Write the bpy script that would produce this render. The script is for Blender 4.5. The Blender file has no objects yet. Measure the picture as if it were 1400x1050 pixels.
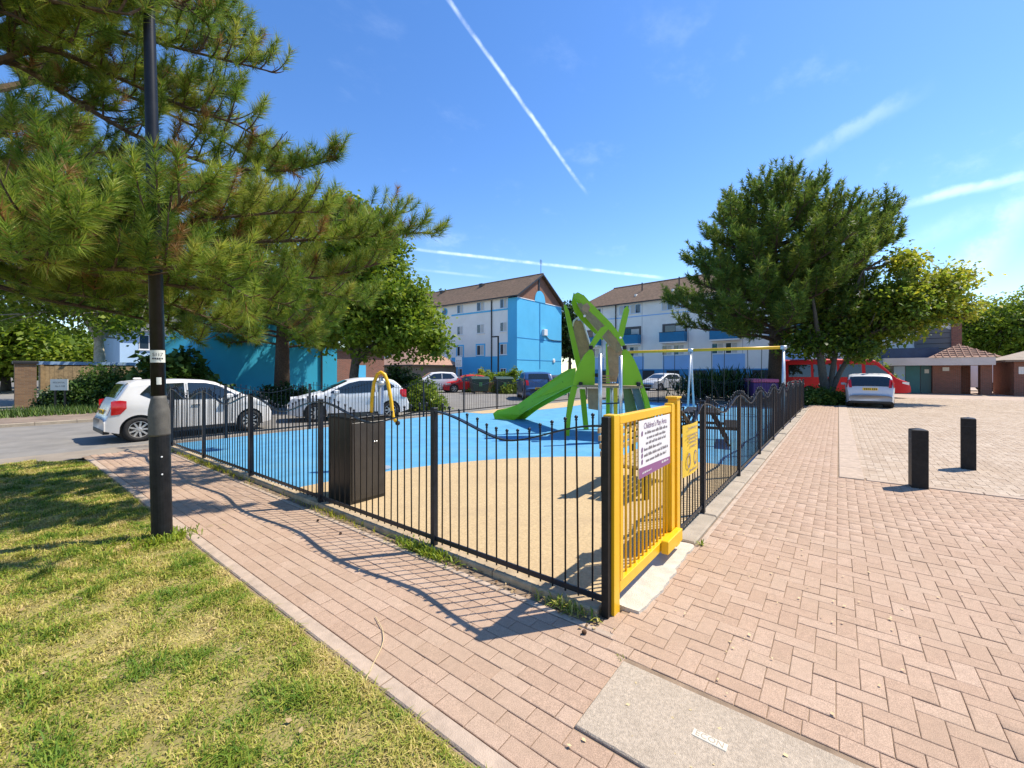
import bpy, math, random
import numpy as np
from mathutils import Vector, Matrix, Euler

# ------------------------------------------------------------------ camera, sky, sun, exposure
scene = bpy.context.scene
YAW = math.radians(37.95)
CC, SS = math.cos(YAW), math.sin(YAW)
EYE = (-2.576, -1.21, 1.62)
FPX = 572.0                      # focal length in pixels of a 1400 wide frame
cam_data = bpy.data.cameras.new('camera')
cam_data.sensor_width = 36.0
cam_data.lens = FPX / 1400.0 * 36.0
cam_data.shift_y = -16.0 / 1400.0
cam_data.clip_start = 0.05
cam_data.clip_end = 3000
cam = bpy.data.objects.new('camera', cam_data)
scene.collection.objects.link(cam)
cam.location = EYE
cam.rotation_euler = (math.radians(90), 0, YAW - math.radians(90))
scene.camera = cam

SUN_EL = math.radians(57)
SUN_H = Vector((0.795, -0.597, 0)).normalized()
SUN_DIR = Vector((SUN_H.x * math.cos(SUN_EL), SUN_H.y * math.cos(SUN_EL), math.sin(SUN_EL)))
sun_data = bpy.data.lights.new('sun', 'SUN')
sun_data.energy = 4.1
sun_data.angle = math.radians(0.5)
sun_data.color = (1.0, 0.93, 0.80)
sun = bpy.data.objects.new('sun', sun_data)
scene.collection.objects.link(sun)
sun.rotation_euler = (-SUN_DIR).to_track_quat('-Z', 'Y').to_euler()

scene.view_settings.view_transform = 'Standard'
scene.view_settings.look = 'None'
scene.view_settings.gamma = 1.0
scene.view_settings.exposure = 0.80
scene.view_settings.use_curve_mapping = False


def site(u, v, depth):
    """a measured point: bearing (u, v) from the survey position at a given distance -> world"""
    X = (u - 700.0) / FPX * depth
    return Vector((EYE[0] + depth * CC + X * SS, EYE[1] + depth * SS - X * CC, EYE[2] - (v - 509.0) / FPX * depth))


def bearing(u, v):
    return (site(u, v, 1.0) - Vector(EYE)).normalized()


def make_world():
    w = bpy.data.worlds.new('World')
    scene.world = w
    w.use_nodes = True
    nt = w.node_tree
    nt.nodes.clear()
    N, L = nt.nodes.new, nt.links.new
    out = N('ShaderNodeOutputWorld')
    bg = N('ShaderNodeBackground')
    bg.inputs['Strength'].default_value = 0.15
    sky = N('ShaderNodeTexSky')
    sky.sky_type = 'NISHITA'
    sky.sun_disc = False
    sky.sun_elevation = SUN_EL
    sky.sun_rotation = math.atan2(SUN_H.x, SUN_H.y)
    sky.air_density = 1.0
    sky.dust_density = 0.15
    sky.ozone_density = 2.2
    hs = N('ShaderNodeHueSaturation')
    hs.inputs['Hue'].default_value = 0.507
    hs.inputs['Saturation'].default_value = 1.25
    hs.inputs['Value'].default_value = 0.93
    L(sky.outputs[0], hs.inputs['Color'])
    tc = N('ShaderNodeTexCoord')

    def math_(op, a, b=None, clamp=False):
        n = N('ShaderNodeMath'); n.operation = op; n.use_clamp = clamp
        for i, s in enumerate((a, b)):
            if s is None: continue
            if isinstance(s, (int, float)): n.inputs[i].default_value = s
            else: L(s, n.inputs[i])
        return n.outputs[0]

    def dot(vec):
        n = N('ShaderNodeVectorMath'); n.operation = 'DOT_PRODUCT'
        L(tc.outputs['Generated'], n.inputs[0]); n.inputs[1].default_value = vec
        return n.outputs['Value']

    def ramp(val, a, b, c=0.0, d=1.0):
        n = N('ShaderNodeMapRange'); n.interpolation_type = 'SMOOTHSTEP'
        L(val, n.inputs[0])
        for i, x in enumerate((a, b, c, d)): n.inputs[i + 1].default_value = x
        return n.outputs[0]

    def noise(scale, detail, rough=0.6, stretch=None):
        n = N('ShaderNodeTexNoise'); n.inputs['Scale'].default_value = scale
        n.inputs['Detail'].default_value = detail; n.inputs['Roughness'].default_value = rough
        if stretch:
            m = N('ShaderNodeMapping'); m.inputs['Scale'].default_value = stretch
            L(tc.outputs['Generated'], m.inputs[0]); L(m.outputs[0], n.inputs['Vector'])
        else:
            L(tc.outputs['Generated'], n.inputs['Vector'])
        return n.outputs['Fac']
    total = None
    fine = noise(26, 5)
    big = noise(7, 4)
    # vapour trails: great-circle bands between two bearings
    for (p, q, width, soft, amp, wob) in [
            ((585, -40), (800, 262), 0.0022, 0.0034, 0.48, 0.006),
            ((560, 340), (915, 381), 0.0022, 0.0030, 0.50, 0.0025),
            ((585, 370), (660, 378), 0.0016, 0.003, 0.22, 0.002),
            ((1205, 286), (1560, 205), 0.0040, 0.0075, 0.36, 0.014),
            ((1290, 425), (1425, 235), 0.0120, 0.022, 0.28, 0.040),
            ((1110, 208), (1235, 138), 0.0060, 0.014, 0.20, 0.030),
            ((1250, 330), (1350, 290), 0.0120, 0.014, 0.20, 0.016)]:
        a, b = bearing(*p), bearing(*q)
        n = a.cross(b).normalized()
        mid = (a + b).normalized()
        half = a.dot(mid)
        off = math_('MULTIPLY', math_('SUBTRACT', fine, 0.5), wob)
        d = math_('ABSOLUTE', math_('ADD', dot(n), off))
        band = ramp(d, width * 0.2, width + soft, 1.0, 0.0)
        span = ramp(dot(mid), half - 0.004, half + 0.35 * (1 - half) + 0.004)
        dens = ramp(math_('ADD', math_('MULTIPLY', fine, 0.6), math_('MULTIPLY', big, 0.4)), 0.34, 0.62, 0.15, 1.0)
        m = math_('MULTIPLY', math_('MULTIPLY', band, span), math_('MULTIPLY', dens, amp))
        total = m if total is None else math_('MAXIMUM', total, m)
    # thin cirrus veil, the same all round the sky, thicker low down
    sep = N('ShaderNodeSeparateXYZ'); L(tc.outputs['Generated'], sep.inputs[0])
    veil = ramp(noise(3.0, 7, 0.62, (1.0, 2.2, 3.5)), 0.54, 0.85, 0.0, 0.30)
    low = ramp(sep.outputs[2], 0.05, 0.75, 1.0, 0.15)
    total = math_('MAXIMUM', total, math_('MULTIPLY', veil, low))
    mix = N('ShaderNodeMix'); mix.data_type = 'RGBA'
    L(total, mix.inputs[0]); L(hs.outputs[0], mix.inputs[6])
    mix.inputs[7].default_value = (6.6, 7.3, 8.2, 1)
    L(mix.outputs[2], bg.inputs['Color'])
    L(bg.outputs[0], out.inputs[0])


make_world()
rng = np.random.default_rng(7)
random.seed(7)
COL = scene.collection

# ------------------------------------------------------------------ materials
MATS = {}


def _nodes(name):
    m = bpy.data.materials.new(name); m.use_nodes = True
    nt = m.node_tree
    return m, nt, nt.nodes['Principled BSDF']


def mat(name, col, rough=0.6, metal=0.0, var=0.0, scale=8.0, bump=0.0, bscale=None, spec=0.5, coat=0.0, dirt=None, dscale=1.2, damt=0.5):
    """plain procedural material: base colour with noise variation, optional dirt patches and relief"""
    if name in MATS: return MATS[name]
    m, nt, b = _nodes(name)
    N, L = nt.nodes.new, nt.links.new
    b.inputs['Roughness'].default_value = rough
    b.inputs['Metallic'].default_value = metal
    b.inputs['Specular IOR Level'].default_value = spec
    b.inputs['Coat Weight'].default_value = coat
    b.inputs['Base Color'].default_value = (*col, 1)
    tc = N('ShaderNodeTexCoord')
    geo = N('ShaderNodeNewGeometry')
    src = None
    if var > 0:
        n = N('ShaderNodeTexNoise'); n.inputs['Scale'].default_value = scale; n.inputs['Detail'].default_value = 6
        n.inputs['Roughness'].default_value = 0.65
        L(geo.outputs['Position'], n.inputs['Vector'])
        r = N('ShaderNodeValToRGB')
        r.color_ramp.elements[0].position = 0.3; r.color_ramp.elements[1].position = 0.7
        r.color_ramp.elements[0].color = (*[max(0, c * (1 - var)) for c in col], 1)
        r.color_ramp.elements[1].color = (*[min(1, c * (1 + var)) for c in col], 1)
        L(n.outputs['Fac'], r.inputs[0]); src = r.outputs[0]
    if dirt:
        n = N('ShaderNodeTexNoise'); n.inputs['Scale'].default_value = dscale; n.inputs['Detail'].default_value = 8
        n.inputs['Roughness'].default_value = 0.7
        L(geo.outputs['Position'], n.inputs['Vector'])
        mr = N('ShaderNodeMapRange'); mr.inputs[1].default_value = 0.48; mr.inputs[2].default_value = 0.72
        mr.inputs[4].default_value = damt
        L(n.outputs['Fac'], mr.inputs[0])
        mx = N('ShaderNodeMix'); mx.data_type = 'RGBA'
        L(mr.outputs[0], mx.inputs[0])
        if src is not None: L(src, mx.inputs[6])
        else: mx.inputs[6].default_value = (*col, 1)
        mx.inputs[7].default_value = (*dirt, 1)
        src = mx.outputs[2]
    if src is not None: L(src, b.inputs['Base Color'])
    if bump > 0:
        n = N('ShaderNodeTexNoise'); n.inputs['Scale'].default_value = bscale or scale * 6; n.inputs['Detail'].default_value = 4
        L(geo.outputs['Position'], n.inputs['Vector'])
        bp = N('ShaderNodeBump'); bp.inputs['Strength'].default_value = bump; bp.inputs['Distance'].default_value = 0.01
        L(n.outputs['Fac'], bp.inputs['Height']); L(bp.outputs[0], b.inputs['Normal'])
    MATS[name] = m
    return m


def ramp_mat(name, stops, source='attr', rough=0.85, trans=0.0, noise_scale=0.0, noise_amt=0.0, grime=None, gscale=1.6, bump=0.0, bscale=120.0, speck=0.0, spec=0.3):
    """colour ramp driven by a per-piece value (mesh attribute 'var' or the object's random number) plus position noise"""
    m, nt, b = _nodes(name)
    N, L = nt.nodes.new, nt.links.new
    b.inputs['Roughness'].default_value = rough
    b.inputs['Specular IOR Level'].default_value = spec
    if source == 'attr':
        a = N('ShaderNodeAttribute'); a.attribute_name = 'var'; val = a.outputs['Fac']
    else:
        a = N('ShaderNodeObjectInfo'); val = a.outputs['Random']
    geo = N('ShaderNodeNewGeometry')
    if noise_amt:
        n = N('ShaderNodeTexNoise'); n.inputs['Scale'].default_value = noise_scale; n.inputs['Detail'].default_value = 5
        L(geo.outputs['Position'], n.inputs['Vector'])
        s = N('ShaderNodeMath'); s.operation = 'SUBTRACT'; L(n.outputs['Fac'], s.inputs[0]); s.inputs[1].default_value = 0.5
        k = N('ShaderNodeMath'); k.operation = 'MULTIPLY_ADD'; L(s.outputs[0], k.inputs[0]); k.inputs[1].default_value = noise_amt; L(val, k.inputs[2])
        val = k.outputs[0]
    r = N('ShaderNodeValToRGB'); cr = r.color_ramp
    cr.elements[0].position, cr.elements[0].color = stops[0][0], (*stops[0][1], 1)
    cr.elements[1].position, cr.elements[1].color = stops[-1][0], (*stops[-1][1], 1)
    for p, c in stops[1:-1]:
        e = cr.elements.new(p); e.color = (*c, 1)
    L(val, r.inputs[0]); src = r.outputs[0]
    if speck:
        n = N('ShaderNodeTexNoise'); n.inputs['Scale'].default_value = 260; n.inputs['Detail'].default_value = 2
        L(geo.outputs['Position'], n.inputs['Vector'])
        mr = N('ShaderNodeMapRange'); mr.inputs[1].default_value = 0.35; mr.inputs[2].default_value = 0.65
        mr.inputs[3].default_value = 1 - speck; mr.inputs[4].default_value = 1 + speck
        L(n.outputs['Fac'], mr.inputs[0])
        mx = N('ShaderNodeVectorMath'); mx.operation = 'SCALE'; L(src, mx.inputs[0]); L(mr.outputs[0], mx.inputs['Scale'])
        src = mx.outputs[0]
        n2 = N('ShaderNodeTexNoise'); n2.inputs['Scale'].default_value = 22; n2.inputs['Detail'].default_value = 7; n2.inputs['Roughness'].default_value = 0.75
        L(geo.outputs['Position'], n2.inputs['Vector'])
        m2 = N('ShaderNodeMapRange'); m2.inputs[1].default_value = 0.3; m2.inputs[2].default_value = 0.7
        m2.inputs[3].default_value = 0.84; m2.inputs[4].default_value = 1.12
        L(n2.outputs['Fac'], m2.inputs[0])
        my = N('ShaderNodeVectorMath'); my.operation = 'SCALE'; L(src, my.inputs[0]); L(m2.outputs[0], my.inputs['Scale'])
        src = my.outputs[0]
    if grime:
        n = N('ShaderNodeTexNoise'); n.inputs['Scale'].default_value = gscale; n.inputs['Detail'].default_value = 8; n.inputs['Roughness'].default_value = 0.7
        L(geo.outputs['Position'], n.inputs['Vector'])
        mr = N('ShaderNodeMapRange'); mr.inputs[1].default_value = 0.42; mr.inputs[2].default_value = 0.75; mr.inputs[4].default_value = 0.6
        L(n.outputs['Fac'], mr.inputs[0])
        mx = N('ShaderNodeMix'); mx.data_type = 'RGBA'; L(mr.outputs[0], mx.inputs[0]); L(src, mx.inputs[6]); mx.inputs[7].default_value = (*grime, 1)
        src = mx.outputs[2]
    L(src, b.inputs['Base Color'])
    if bump:
        n = N('ShaderNodeTexNoise'); n.inputs['Scale'].default_value = bscale; n.inputs['Detail'].default_value = 3
        L(geo.outputs['Position'], n.inputs['Vector'])
        bp = N('ShaderNodeBump'); bp.inputs['Strength'].default_value = bump; bp.inputs['Distance'].default_value = 0.004
        L(n.outputs['Fac'], bp.inputs['Height']); L(bp.outputs[0], b.inputs['Normal'])
    if trans:
        t = N('ShaderNodeBsdfTranslucent'); L(src, t.inputs['Color'])
        ms = N('ShaderNodeMixShader'); ms.inputs[0].default_value = trans
        L(b.outputs[0], ms.inputs[1]); L(t.outputs[0], ms.inputs[2])
        L(ms.outputs[0], nt.nodes['Material Output'].inputs['Surface'])
    MATS[name] = m
    return m


def brick_mat(name, c1, c2, mortar, scale=1.0, w=0.215, h=0.065, rough=0.9, axis='xz'):
    m, nt, b = _nodes(name)
    N, L = nt.nodes.new, nt.links.new
    b.inputs['Roughness'].default_value = rough
    geo = N('ShaderNodeNewGeometry')
    sep = N('ShaderNodeSeparateXYZ'); L(geo.outputs['Position'], sep.inputs[0])
    ad = N('ShaderNodeMath'); ad.operation = 'ADD'; L(sep.outputs[0], ad.inputs[0]); L(sep.outputs[1], ad.inputs[1])
    cb = N('ShaderNodeCombineXYZ'); L(ad.outputs[0], cb.inputs[0]); L(sep.outputs[2], cb.inputs[1])
    br = N('ShaderNodeTexBrick'); L(cb.outputs[0], br.inputs['Vector'])
    br.inputs['Scale'].default_value = scale
    br.inputs['Brick Width'].default_value = w; br.inputs['Row Height'].default_value = h
    br.inputs['Mortar Size'].default_value = 0.008
    br.inputs['Color1'].default_value = (*c1, 1); br.inputs['Color2'].default_value = (*c2, 1); br.inputs['Mortar'].default_value = (*mortar, 1)
    L(br.outputs['Color'], b.inputs['Base Color'])
    bp = N('ShaderNodeBump'); bp.inputs['Strength'].default_value = 0.5; bp.inputs['Distance'].default_value = 0.01; bp.invert = True
    L(br.outputs['Fac'], bp.inputs['Height']); L(bp.outputs[0], b.inputs['Normal'])
    MATS[name] = m
    return m


M = {}
M['ground'] = mat('earth', (0.16, 0.14, 0.11), 0.95, var=0.3, scale=2, bump=0.4, bscale=20)
M['asphalt'] = mat('asphalt', (0.20, 0.185, 0.165), 0.92, var=0.22, scale=1.3, bump=0.35, bscale=160, dirt=(0.28, 0.25, 0.21), dscale=0.7, damt=0.6)
M['bed'] = mat('joint_sand', (0.27, 0.19, 0.125), 0.95, var=0.4, scale=5, bump=0.5, bscale=200)
PINK = [(0.0, (0.385, 0.258, 0.178)), (0.35, (0.412, 0.281, 0.197)), (0.7, (0.430, 0.297, 0.210)), (1.0, (0.448, 0.316, 0.228))]
GREY = [(0.0, (0.37, 0.275, 0.195)), (0.4, (0.43, 0.33, 0.24)), (1.0, (0.48, 0.38, 0.285))]
kw = dict(rough=0.9, noise_scale=0.8, noise_amt=0.5, grime=(0.35, 0.25, 0.168), gscale=1.1, bump=0.5, bscale=200, speck=0.28)
M['paver_o'] = ramp_mat('paver', PINK, 'obj', **kw)
M['paver_a'] = ramp_mat('paver_mass', PINK, 'attr', **kw)
M['gpaver_a'] = ramp_mat('parking_paver_mass', GREY, 'attr', **kw)
M['concrete'] = mat('concrete', (0.42, 0.37, 0.30), 0.92, var=0.22, scale=7, bump=0.5, bscale=150, dirt=(0.24, 0.20, 0.15), dscale=3.0, damt=0.6)
M['concrete_pale'] = mat('pale_concrete', (0.54, 0.48, 0.39), 0.9, var=0.15, scale=9, bump=0.6, bscale=110, dirt=(0.42, 0.37, 0.29), dscale=5, damt=0.6)
M['slab'] = mat('slab_concrete', (0.44, 0.355, 0.265), 0.92, var=0.28, scale=70, bump=0.7, bscale=200, dirt=(0.34, 0.27, 0.195), dscale=3, damt=0.6)
M['kerb'] = mat('kerb_concrete', (0.38, 0.31, 0.23), 0.92, var=0.28, scale=5, bump=0.5, bscale=120, dirt=(0.16, 0.14, 0.10), dscale=2.5, damt=0.7)
M['edging'] = mat('edging_stone', (0.43, 0.325, 0.24), 0.92, var=0.2, scale=9, bump=0.4, bscale=150)
M['dirt'] = mat('gutter_dirt', (0.17, 0.125, 0.085), 0.97, var=0.5, scale=18, bump=0.9, bscale=90)
M['blue_floor'] = mat('blue_rubber', (0.078, 0.285, 0.475), 0.85, var=0.16, scale=2.2, bump=0.4, bscale=260, dirt=(0.13, 0.33, 0.46), dscale=0.9, damt=0.75)
M['tan_floor'] = mat('tan_rubber', (0.49, 0.355, 0.19), 0.88, var=0.22, scale=45, bump=0.6, bscale=220, dirt=(0.40, 0.285, 0.16), dscale=1.5, damt=0.7)
M['black'] = mat('black_paint', (0.009, 0.010, 0.013), 0.38, var=0.4, scale=12, spec=0.3)
M['black_worn'] = mat('black_worn_paint', (0.010, 0.010, 0.011), 0.5, var=0.5, scale=20, bump=0.1, bscale=60, spec=0.25, dirt=(0.03, 0.027, 0.024), dscale=4, damt=0.5)
M['rail_grey'] = mat('fence_paint_sky_tint', (0.009, 0.013, 0.021), 0.36, var=0.4, scale=20, spec=0.35)  # black paint; its blue tint stands for reflected sky
M['yellow'] = mat('yellow_paint', (0.80, 0.45, 0.006), 0.38, var=0.05, scale=6, spec=0.5, dirt=(0.66, 0.34, 0.010), dscale=5, damt=0.5)
M['lamp_grey'] = mat('grey_primer', (0.095, 0.086, 0.072), 0.65, var=0.25, scale=18, bump=0.15, bscale=80)
M['white'] = mat('white_plastic', (0.78, 0.77, 0.75), 0.5)
M['white_wall'] = mat('white_render', (0.86, 0.82, 0.75), 0.85, var=0.05, scale=0.6, bump=0.1, bscale=20, dirt=(0.74, 0.69, 0.61), dscale=0.35, damt=0.6)
M['blue_wall'] = mat('blue_render', (0.085, 0.46, 0.74), 0.8, var=0.06, scale=0.5, bump=0.08, bscale=20, dirt=(0.12, 0.50, 0.76), dscale=0.3, damt=0.5)
M['lblue_wall'] = mat('light_blue_render', (0.30, 0.50, 0.78), 0.8, var=0.06, scale=0.6)
M['teal_wall'] = mat('teal_render', (0.02, 0.33, 0.50), 0.8, var=0.07, scale=0.5, bump=0.08, bscale=20)
M['paleblue_wall'] = mat('pale_blue_render', (0.45, 0.62, 0.80), 0.8, var=0.06, scale=0.6)
M['navy'] = mat('navy_fascia', (0.02, 0.045, 0.10), 0.5, var=0.2, scale=3)
M['win_glass'] = mat('window_glass', (0.03, 0.045, 0.06), 0.06, spec=0.8)
M['curtain'] = mat('net_curtain', (0.55, 0.53, 0.48), 0.9, var=0.1, scale=5)
M['pipe'] = mat('dark_downpipe', (0.02, 0.018, 0.018), 0.5)
M['roof'] = mat('roof_tile', (0.215, 0.135, 0.085), 0.9, var=0.3, scale=3, bump=0.3, bscale=12, dirt=(0.14, 0.10, 0.06), dscale=0.5, damt=0.5)
M['roof2'] = mat('red_roof_tile', (0.36, 0.21, 0.145), 0.9, var=0.25, scale=4, bump=0.3, bscale=15)
M['brick'] = brick_mat('brick', (0.28, 0.10, 0.065), (0.20, 0.075, 0.05), (0.25, 0.20, 0.16))
M['gbrick'] = brick_mat('gable_brick', (0.27, 0.115, 0.065), (0.21, 0.085, 0.05), (0.22, 0.15, 0.11))
M['sblock'] = brick_mat('store_brick', (0.22, 0.17, 0.12), (0.17, 0.13, 0.09), (0.20, 0.17, 0.14))
M['timber'] = mat('timber', (0.30, 0.205, 0.10), 0.88, var=0.35, scale=6, bump=0.3, bscale=40)
M['wood_board'] = mat('weathered_board', (0.33, 0.24, 0.135), 0.7, var=0.22, scale=9, bump=0.15, bscale=60)
M['green_p'] = mat('green_plastic', (0.24, 0.50, 0.010), 0.42, var=0.06, scale=5, spec=0.4, dirt=(0.20, 0.40, 0.012), dscale=2.5, damt=0.4)
M['green_d'] = mat('dark_green_panel', (0.10, 0.17, 0.045), 0.5, var=0.2, scale=6)
M['steel'] = mat('stainless_steel', (0.55, 0.56, 0.57), 0.32, metal=0.85, var=0.08, scale=10)
M['galv'] = mat('galvanised_steel', (0.52, 0.55, 0.58), 0.4, metal=0.5, var=0.1, scale=10)
M['rubber'] = mat('rubber', (0.015, 0.015, 0.015), 0.8, var=0.3, scale=15)
M['tyre'] = mat('tyre_rubber', (0.018, 0.017, 0.017), 0.85, var=0.2, scale=20)
M['rim'] = mat('alloy_rim', (0.52, 0.50, 0.48), 0.35, metal=0.6, var=0.1, scale=20)
M['car_glass'] = mat('car_glass', (0.012, 0.018, 0.02), 0.04, spec=0.9)
M['car_white'] = mat('pearl_white_paint', (0.66, 0.63, 0.60), 0.3, coat=0.25, var=0.02, scale=3)
M['car_white2'] = mat('bright_white_paint', (0.74, 0.73, 0.72), 0.3, coat=0.25)
M['car_silver'] = mat('silver_paint', (0.60, 0.60, 0.60), 0.35, metal=0.15, coat=0.25)
M['car_red'] = mat('red_paint', (0.50, 0.006, 0.010), 0.55, spec=0.3)
M['car_blue'] = mat('blue_paint', (0.02, 0.07, 0.20), 0.3, coat=0.25)
M['car_dark'] = mat('dark_grey_paint', (0.05, 0.05, 0.055), 0.35, coat=0.25)
M['trim'] = mat('black_trim', (0.018, 0.018, 0.018), 0.55)
M['red_lens'] = mat('red_lens', (0.50, 0.008, 0.012), 0.15, spec=0.7)
M['clear_lens'] = mat('clear_lens', (0.70, 0.70, 0.70), 0.12, spec=0.8)
M['plate_y'] = mat('yellow_plate', (0.78, 0.50, 0.02), 0.45)
M['ink'] = mat('ink', (0.03, 0.03, 0.035), 0.7)
M['ink_purple'] = mat('purple_ink', (0.16, 0.06, 0.17), 0.6)
M['ink_grey'] = mat('grey_ink', (0.22, 0.19, 0.20), 0.7)
M['sign_white'] = mat('sign_white', (0.80, 0.78, 0.75), 0.4)
M['sign_yellow'] = mat('sign_yellow', (0.80, 0.52, 0.03), 0.45, var=0.05, scale=4)
M['sign_cream'] = mat('sign_cream', (0.62, 0.62, 0.56), 0.5)
M['bark'] = mat('bark', (0.085, 0.056, 0.036), 0.95, var=0.45, scale=14, bump=0.9, bscale=30)
M['bark_pale'] = mat('pale_bark', (0.42, 0.36, 0.27), 0.9, var=0.35, scale=7, bump=0.4, bscale=25)
M['bark_grey'] = mat('grey_bark', (0.10, 0.085, 0.065), 0.95, var=0.4, scale=12, bump=0.8, bscale=30)
M['purple'] = mat('purple_cover', (0.10, 0.035, 0.16), 0.6)
M['pink'] = mat('pink_edge', (0.62, 0.12, 0.22), 0.6)
M['teal_door'] = mat('teal_paint', (0.02, 0.16, 0.17), 0.45, var=0.1, scale=3)
M['door_yellow'] = mat('door_yellow', (0.70, 0.46, 0.02), 0.5, var=0.08, scale=3)
M['terracotta'] = mat('planter_brick', (0.32, 0.17, 0.09), 0.9, var=0.25, scale=8)
M['bin_green'] = mat('bin_dark_green', (0.012, 0.045, 0.035), 0.5, var=0.2, scale=4)
M['cone'] = mat('pine_cone', (0.12, 0.06, 0.03), 0.9, var=0.4, scale=60)
M['straw'] = mat('dry_straw', (0.55, 0.42, 0.22), 0.8)

NEEDLE_NEAR = ramp_mat('pine_needle', [(0.0, (0.05, 0.12, 0.014)), (0.4, (0.175, 0.27, 0.030)), (0.75, (0.37, 0.41, 0.055)), (0.90, (0.47, 0.43, 0.09)), (0.93, (0.34, 0.19, 0.06)), (1.0, (0.27, 0.14, 0.05))], trans=0.42, rough=0.5)
NEEDLE_MID = ramp_mat('mid_pine_needle', [(0.0, (0.06, 0.13, 0.016)), (0.5, (0.19, 0.275, 0.034)), (0.9, (0.34, 0.38, 0.06)), (1.0, (0.28, 0.15, 0.05))], trans=0.4, rough=0.55)
NEEDLE_FAR = ramp_mat('dark_pine_needle', [(0.0, (0.05, 0.11, 0.02)), (0.5, (0.145, 0.225, 0.03)), (1.0, (0.32, 0.34, 0.05))], trans=0.4, rough=0.55)
LEAF_LIME = ramp_mat('lime_leaf', [(0.0, (0.08, 0.15, 0.014)), (0.5, (0.20, 0.28, 0.02)), (1.0, (0.38, 0.41, 0.04))], trans=0.45, rough=0.5)
LEAF_YELLOW = ramp_mat('yellow_leaf', [(0.0, (0.12, 0.16, 0.016)), (0.5, (0.30, 0.325, 0.026)), (1.0, (0.56, 0.50, 0.045))], trans=0.58, rough=0.5)
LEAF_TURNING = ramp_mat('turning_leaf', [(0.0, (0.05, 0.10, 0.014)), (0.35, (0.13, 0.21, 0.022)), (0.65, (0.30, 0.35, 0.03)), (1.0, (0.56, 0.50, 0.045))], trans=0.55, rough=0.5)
LEAF_MID = ramp_mat('mid_leaf', [(0.0, (0.028, 0.07, 0.012)), (0.5, (0.075, 0.14, 0.02)), (1.0, (0.15, 0.22, 0.035))], trans=0.35, rough=0.5)
LEAF_DARK = ramp_mat('dark_leaf', [(0.0, (0.014, 0.035, 0.010)), (0.6, (0.04, 0.085, 0.018)), (1.0, (0.10, 0.15, 0.03))], trans=0.3, rough=0.45)
GRASS = ramp_mat('grass_blade', [(0.0, (0.095, 0.18, 0.016)), (0.30, (0.17, 0.25, 0.02)), (0.52, (0.33, 0.34, 0.045)), (0.75, (0.52, 0.43, 0.12)), (1.0, (0.62, 0.48, 0.20))], trans=0.25, rough=0.6, noise_scale=3.2, noise_amt=1.9)
M['turf'] = mat('turf_soil', (0.27, 0.22, 0.075), 0.95, var=0.4, scale=6, bump=0.8, bscale=60)

# ------------------------------------------------------------------ mesh helpers
ORG = {}


def props(o, label=None, cat=None, group=None, kind=None):
    if label: o['label'] = label
    if cat: o['category'] = cat
    if group: o['group'] = group
    if kind: o['kind'] = kind
    return o


def thing(name, label, cat, loc=(0, 0, 0), rz=0.0, group=None):
    o = bpy.data.objects.new(name, None)
    COL.objects.link(o)
    o.empty_display_size = 0.2
    o.location = loc; o.rotation_euler = (0, 0, rz)
    ORG[o.name] = Vector(loc)
    return props(o, label, cat, group)


def link_mesh(name, me, parent=None, world=False):
    o = bpy.data.objects.new(name, me)
    COL.objects.link(o)
    if parent is not None:
        o.parent = parent
        org = ORG.get(parent.name, Vector((0, 0, 0)))
        ORG[o.name] = org if world else Vector((0, 0, 0))
        if world and parent.parent is None:
            o.location = -org
            ORG[o.name] = Vector((0, 0, 0))
    return o


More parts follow.
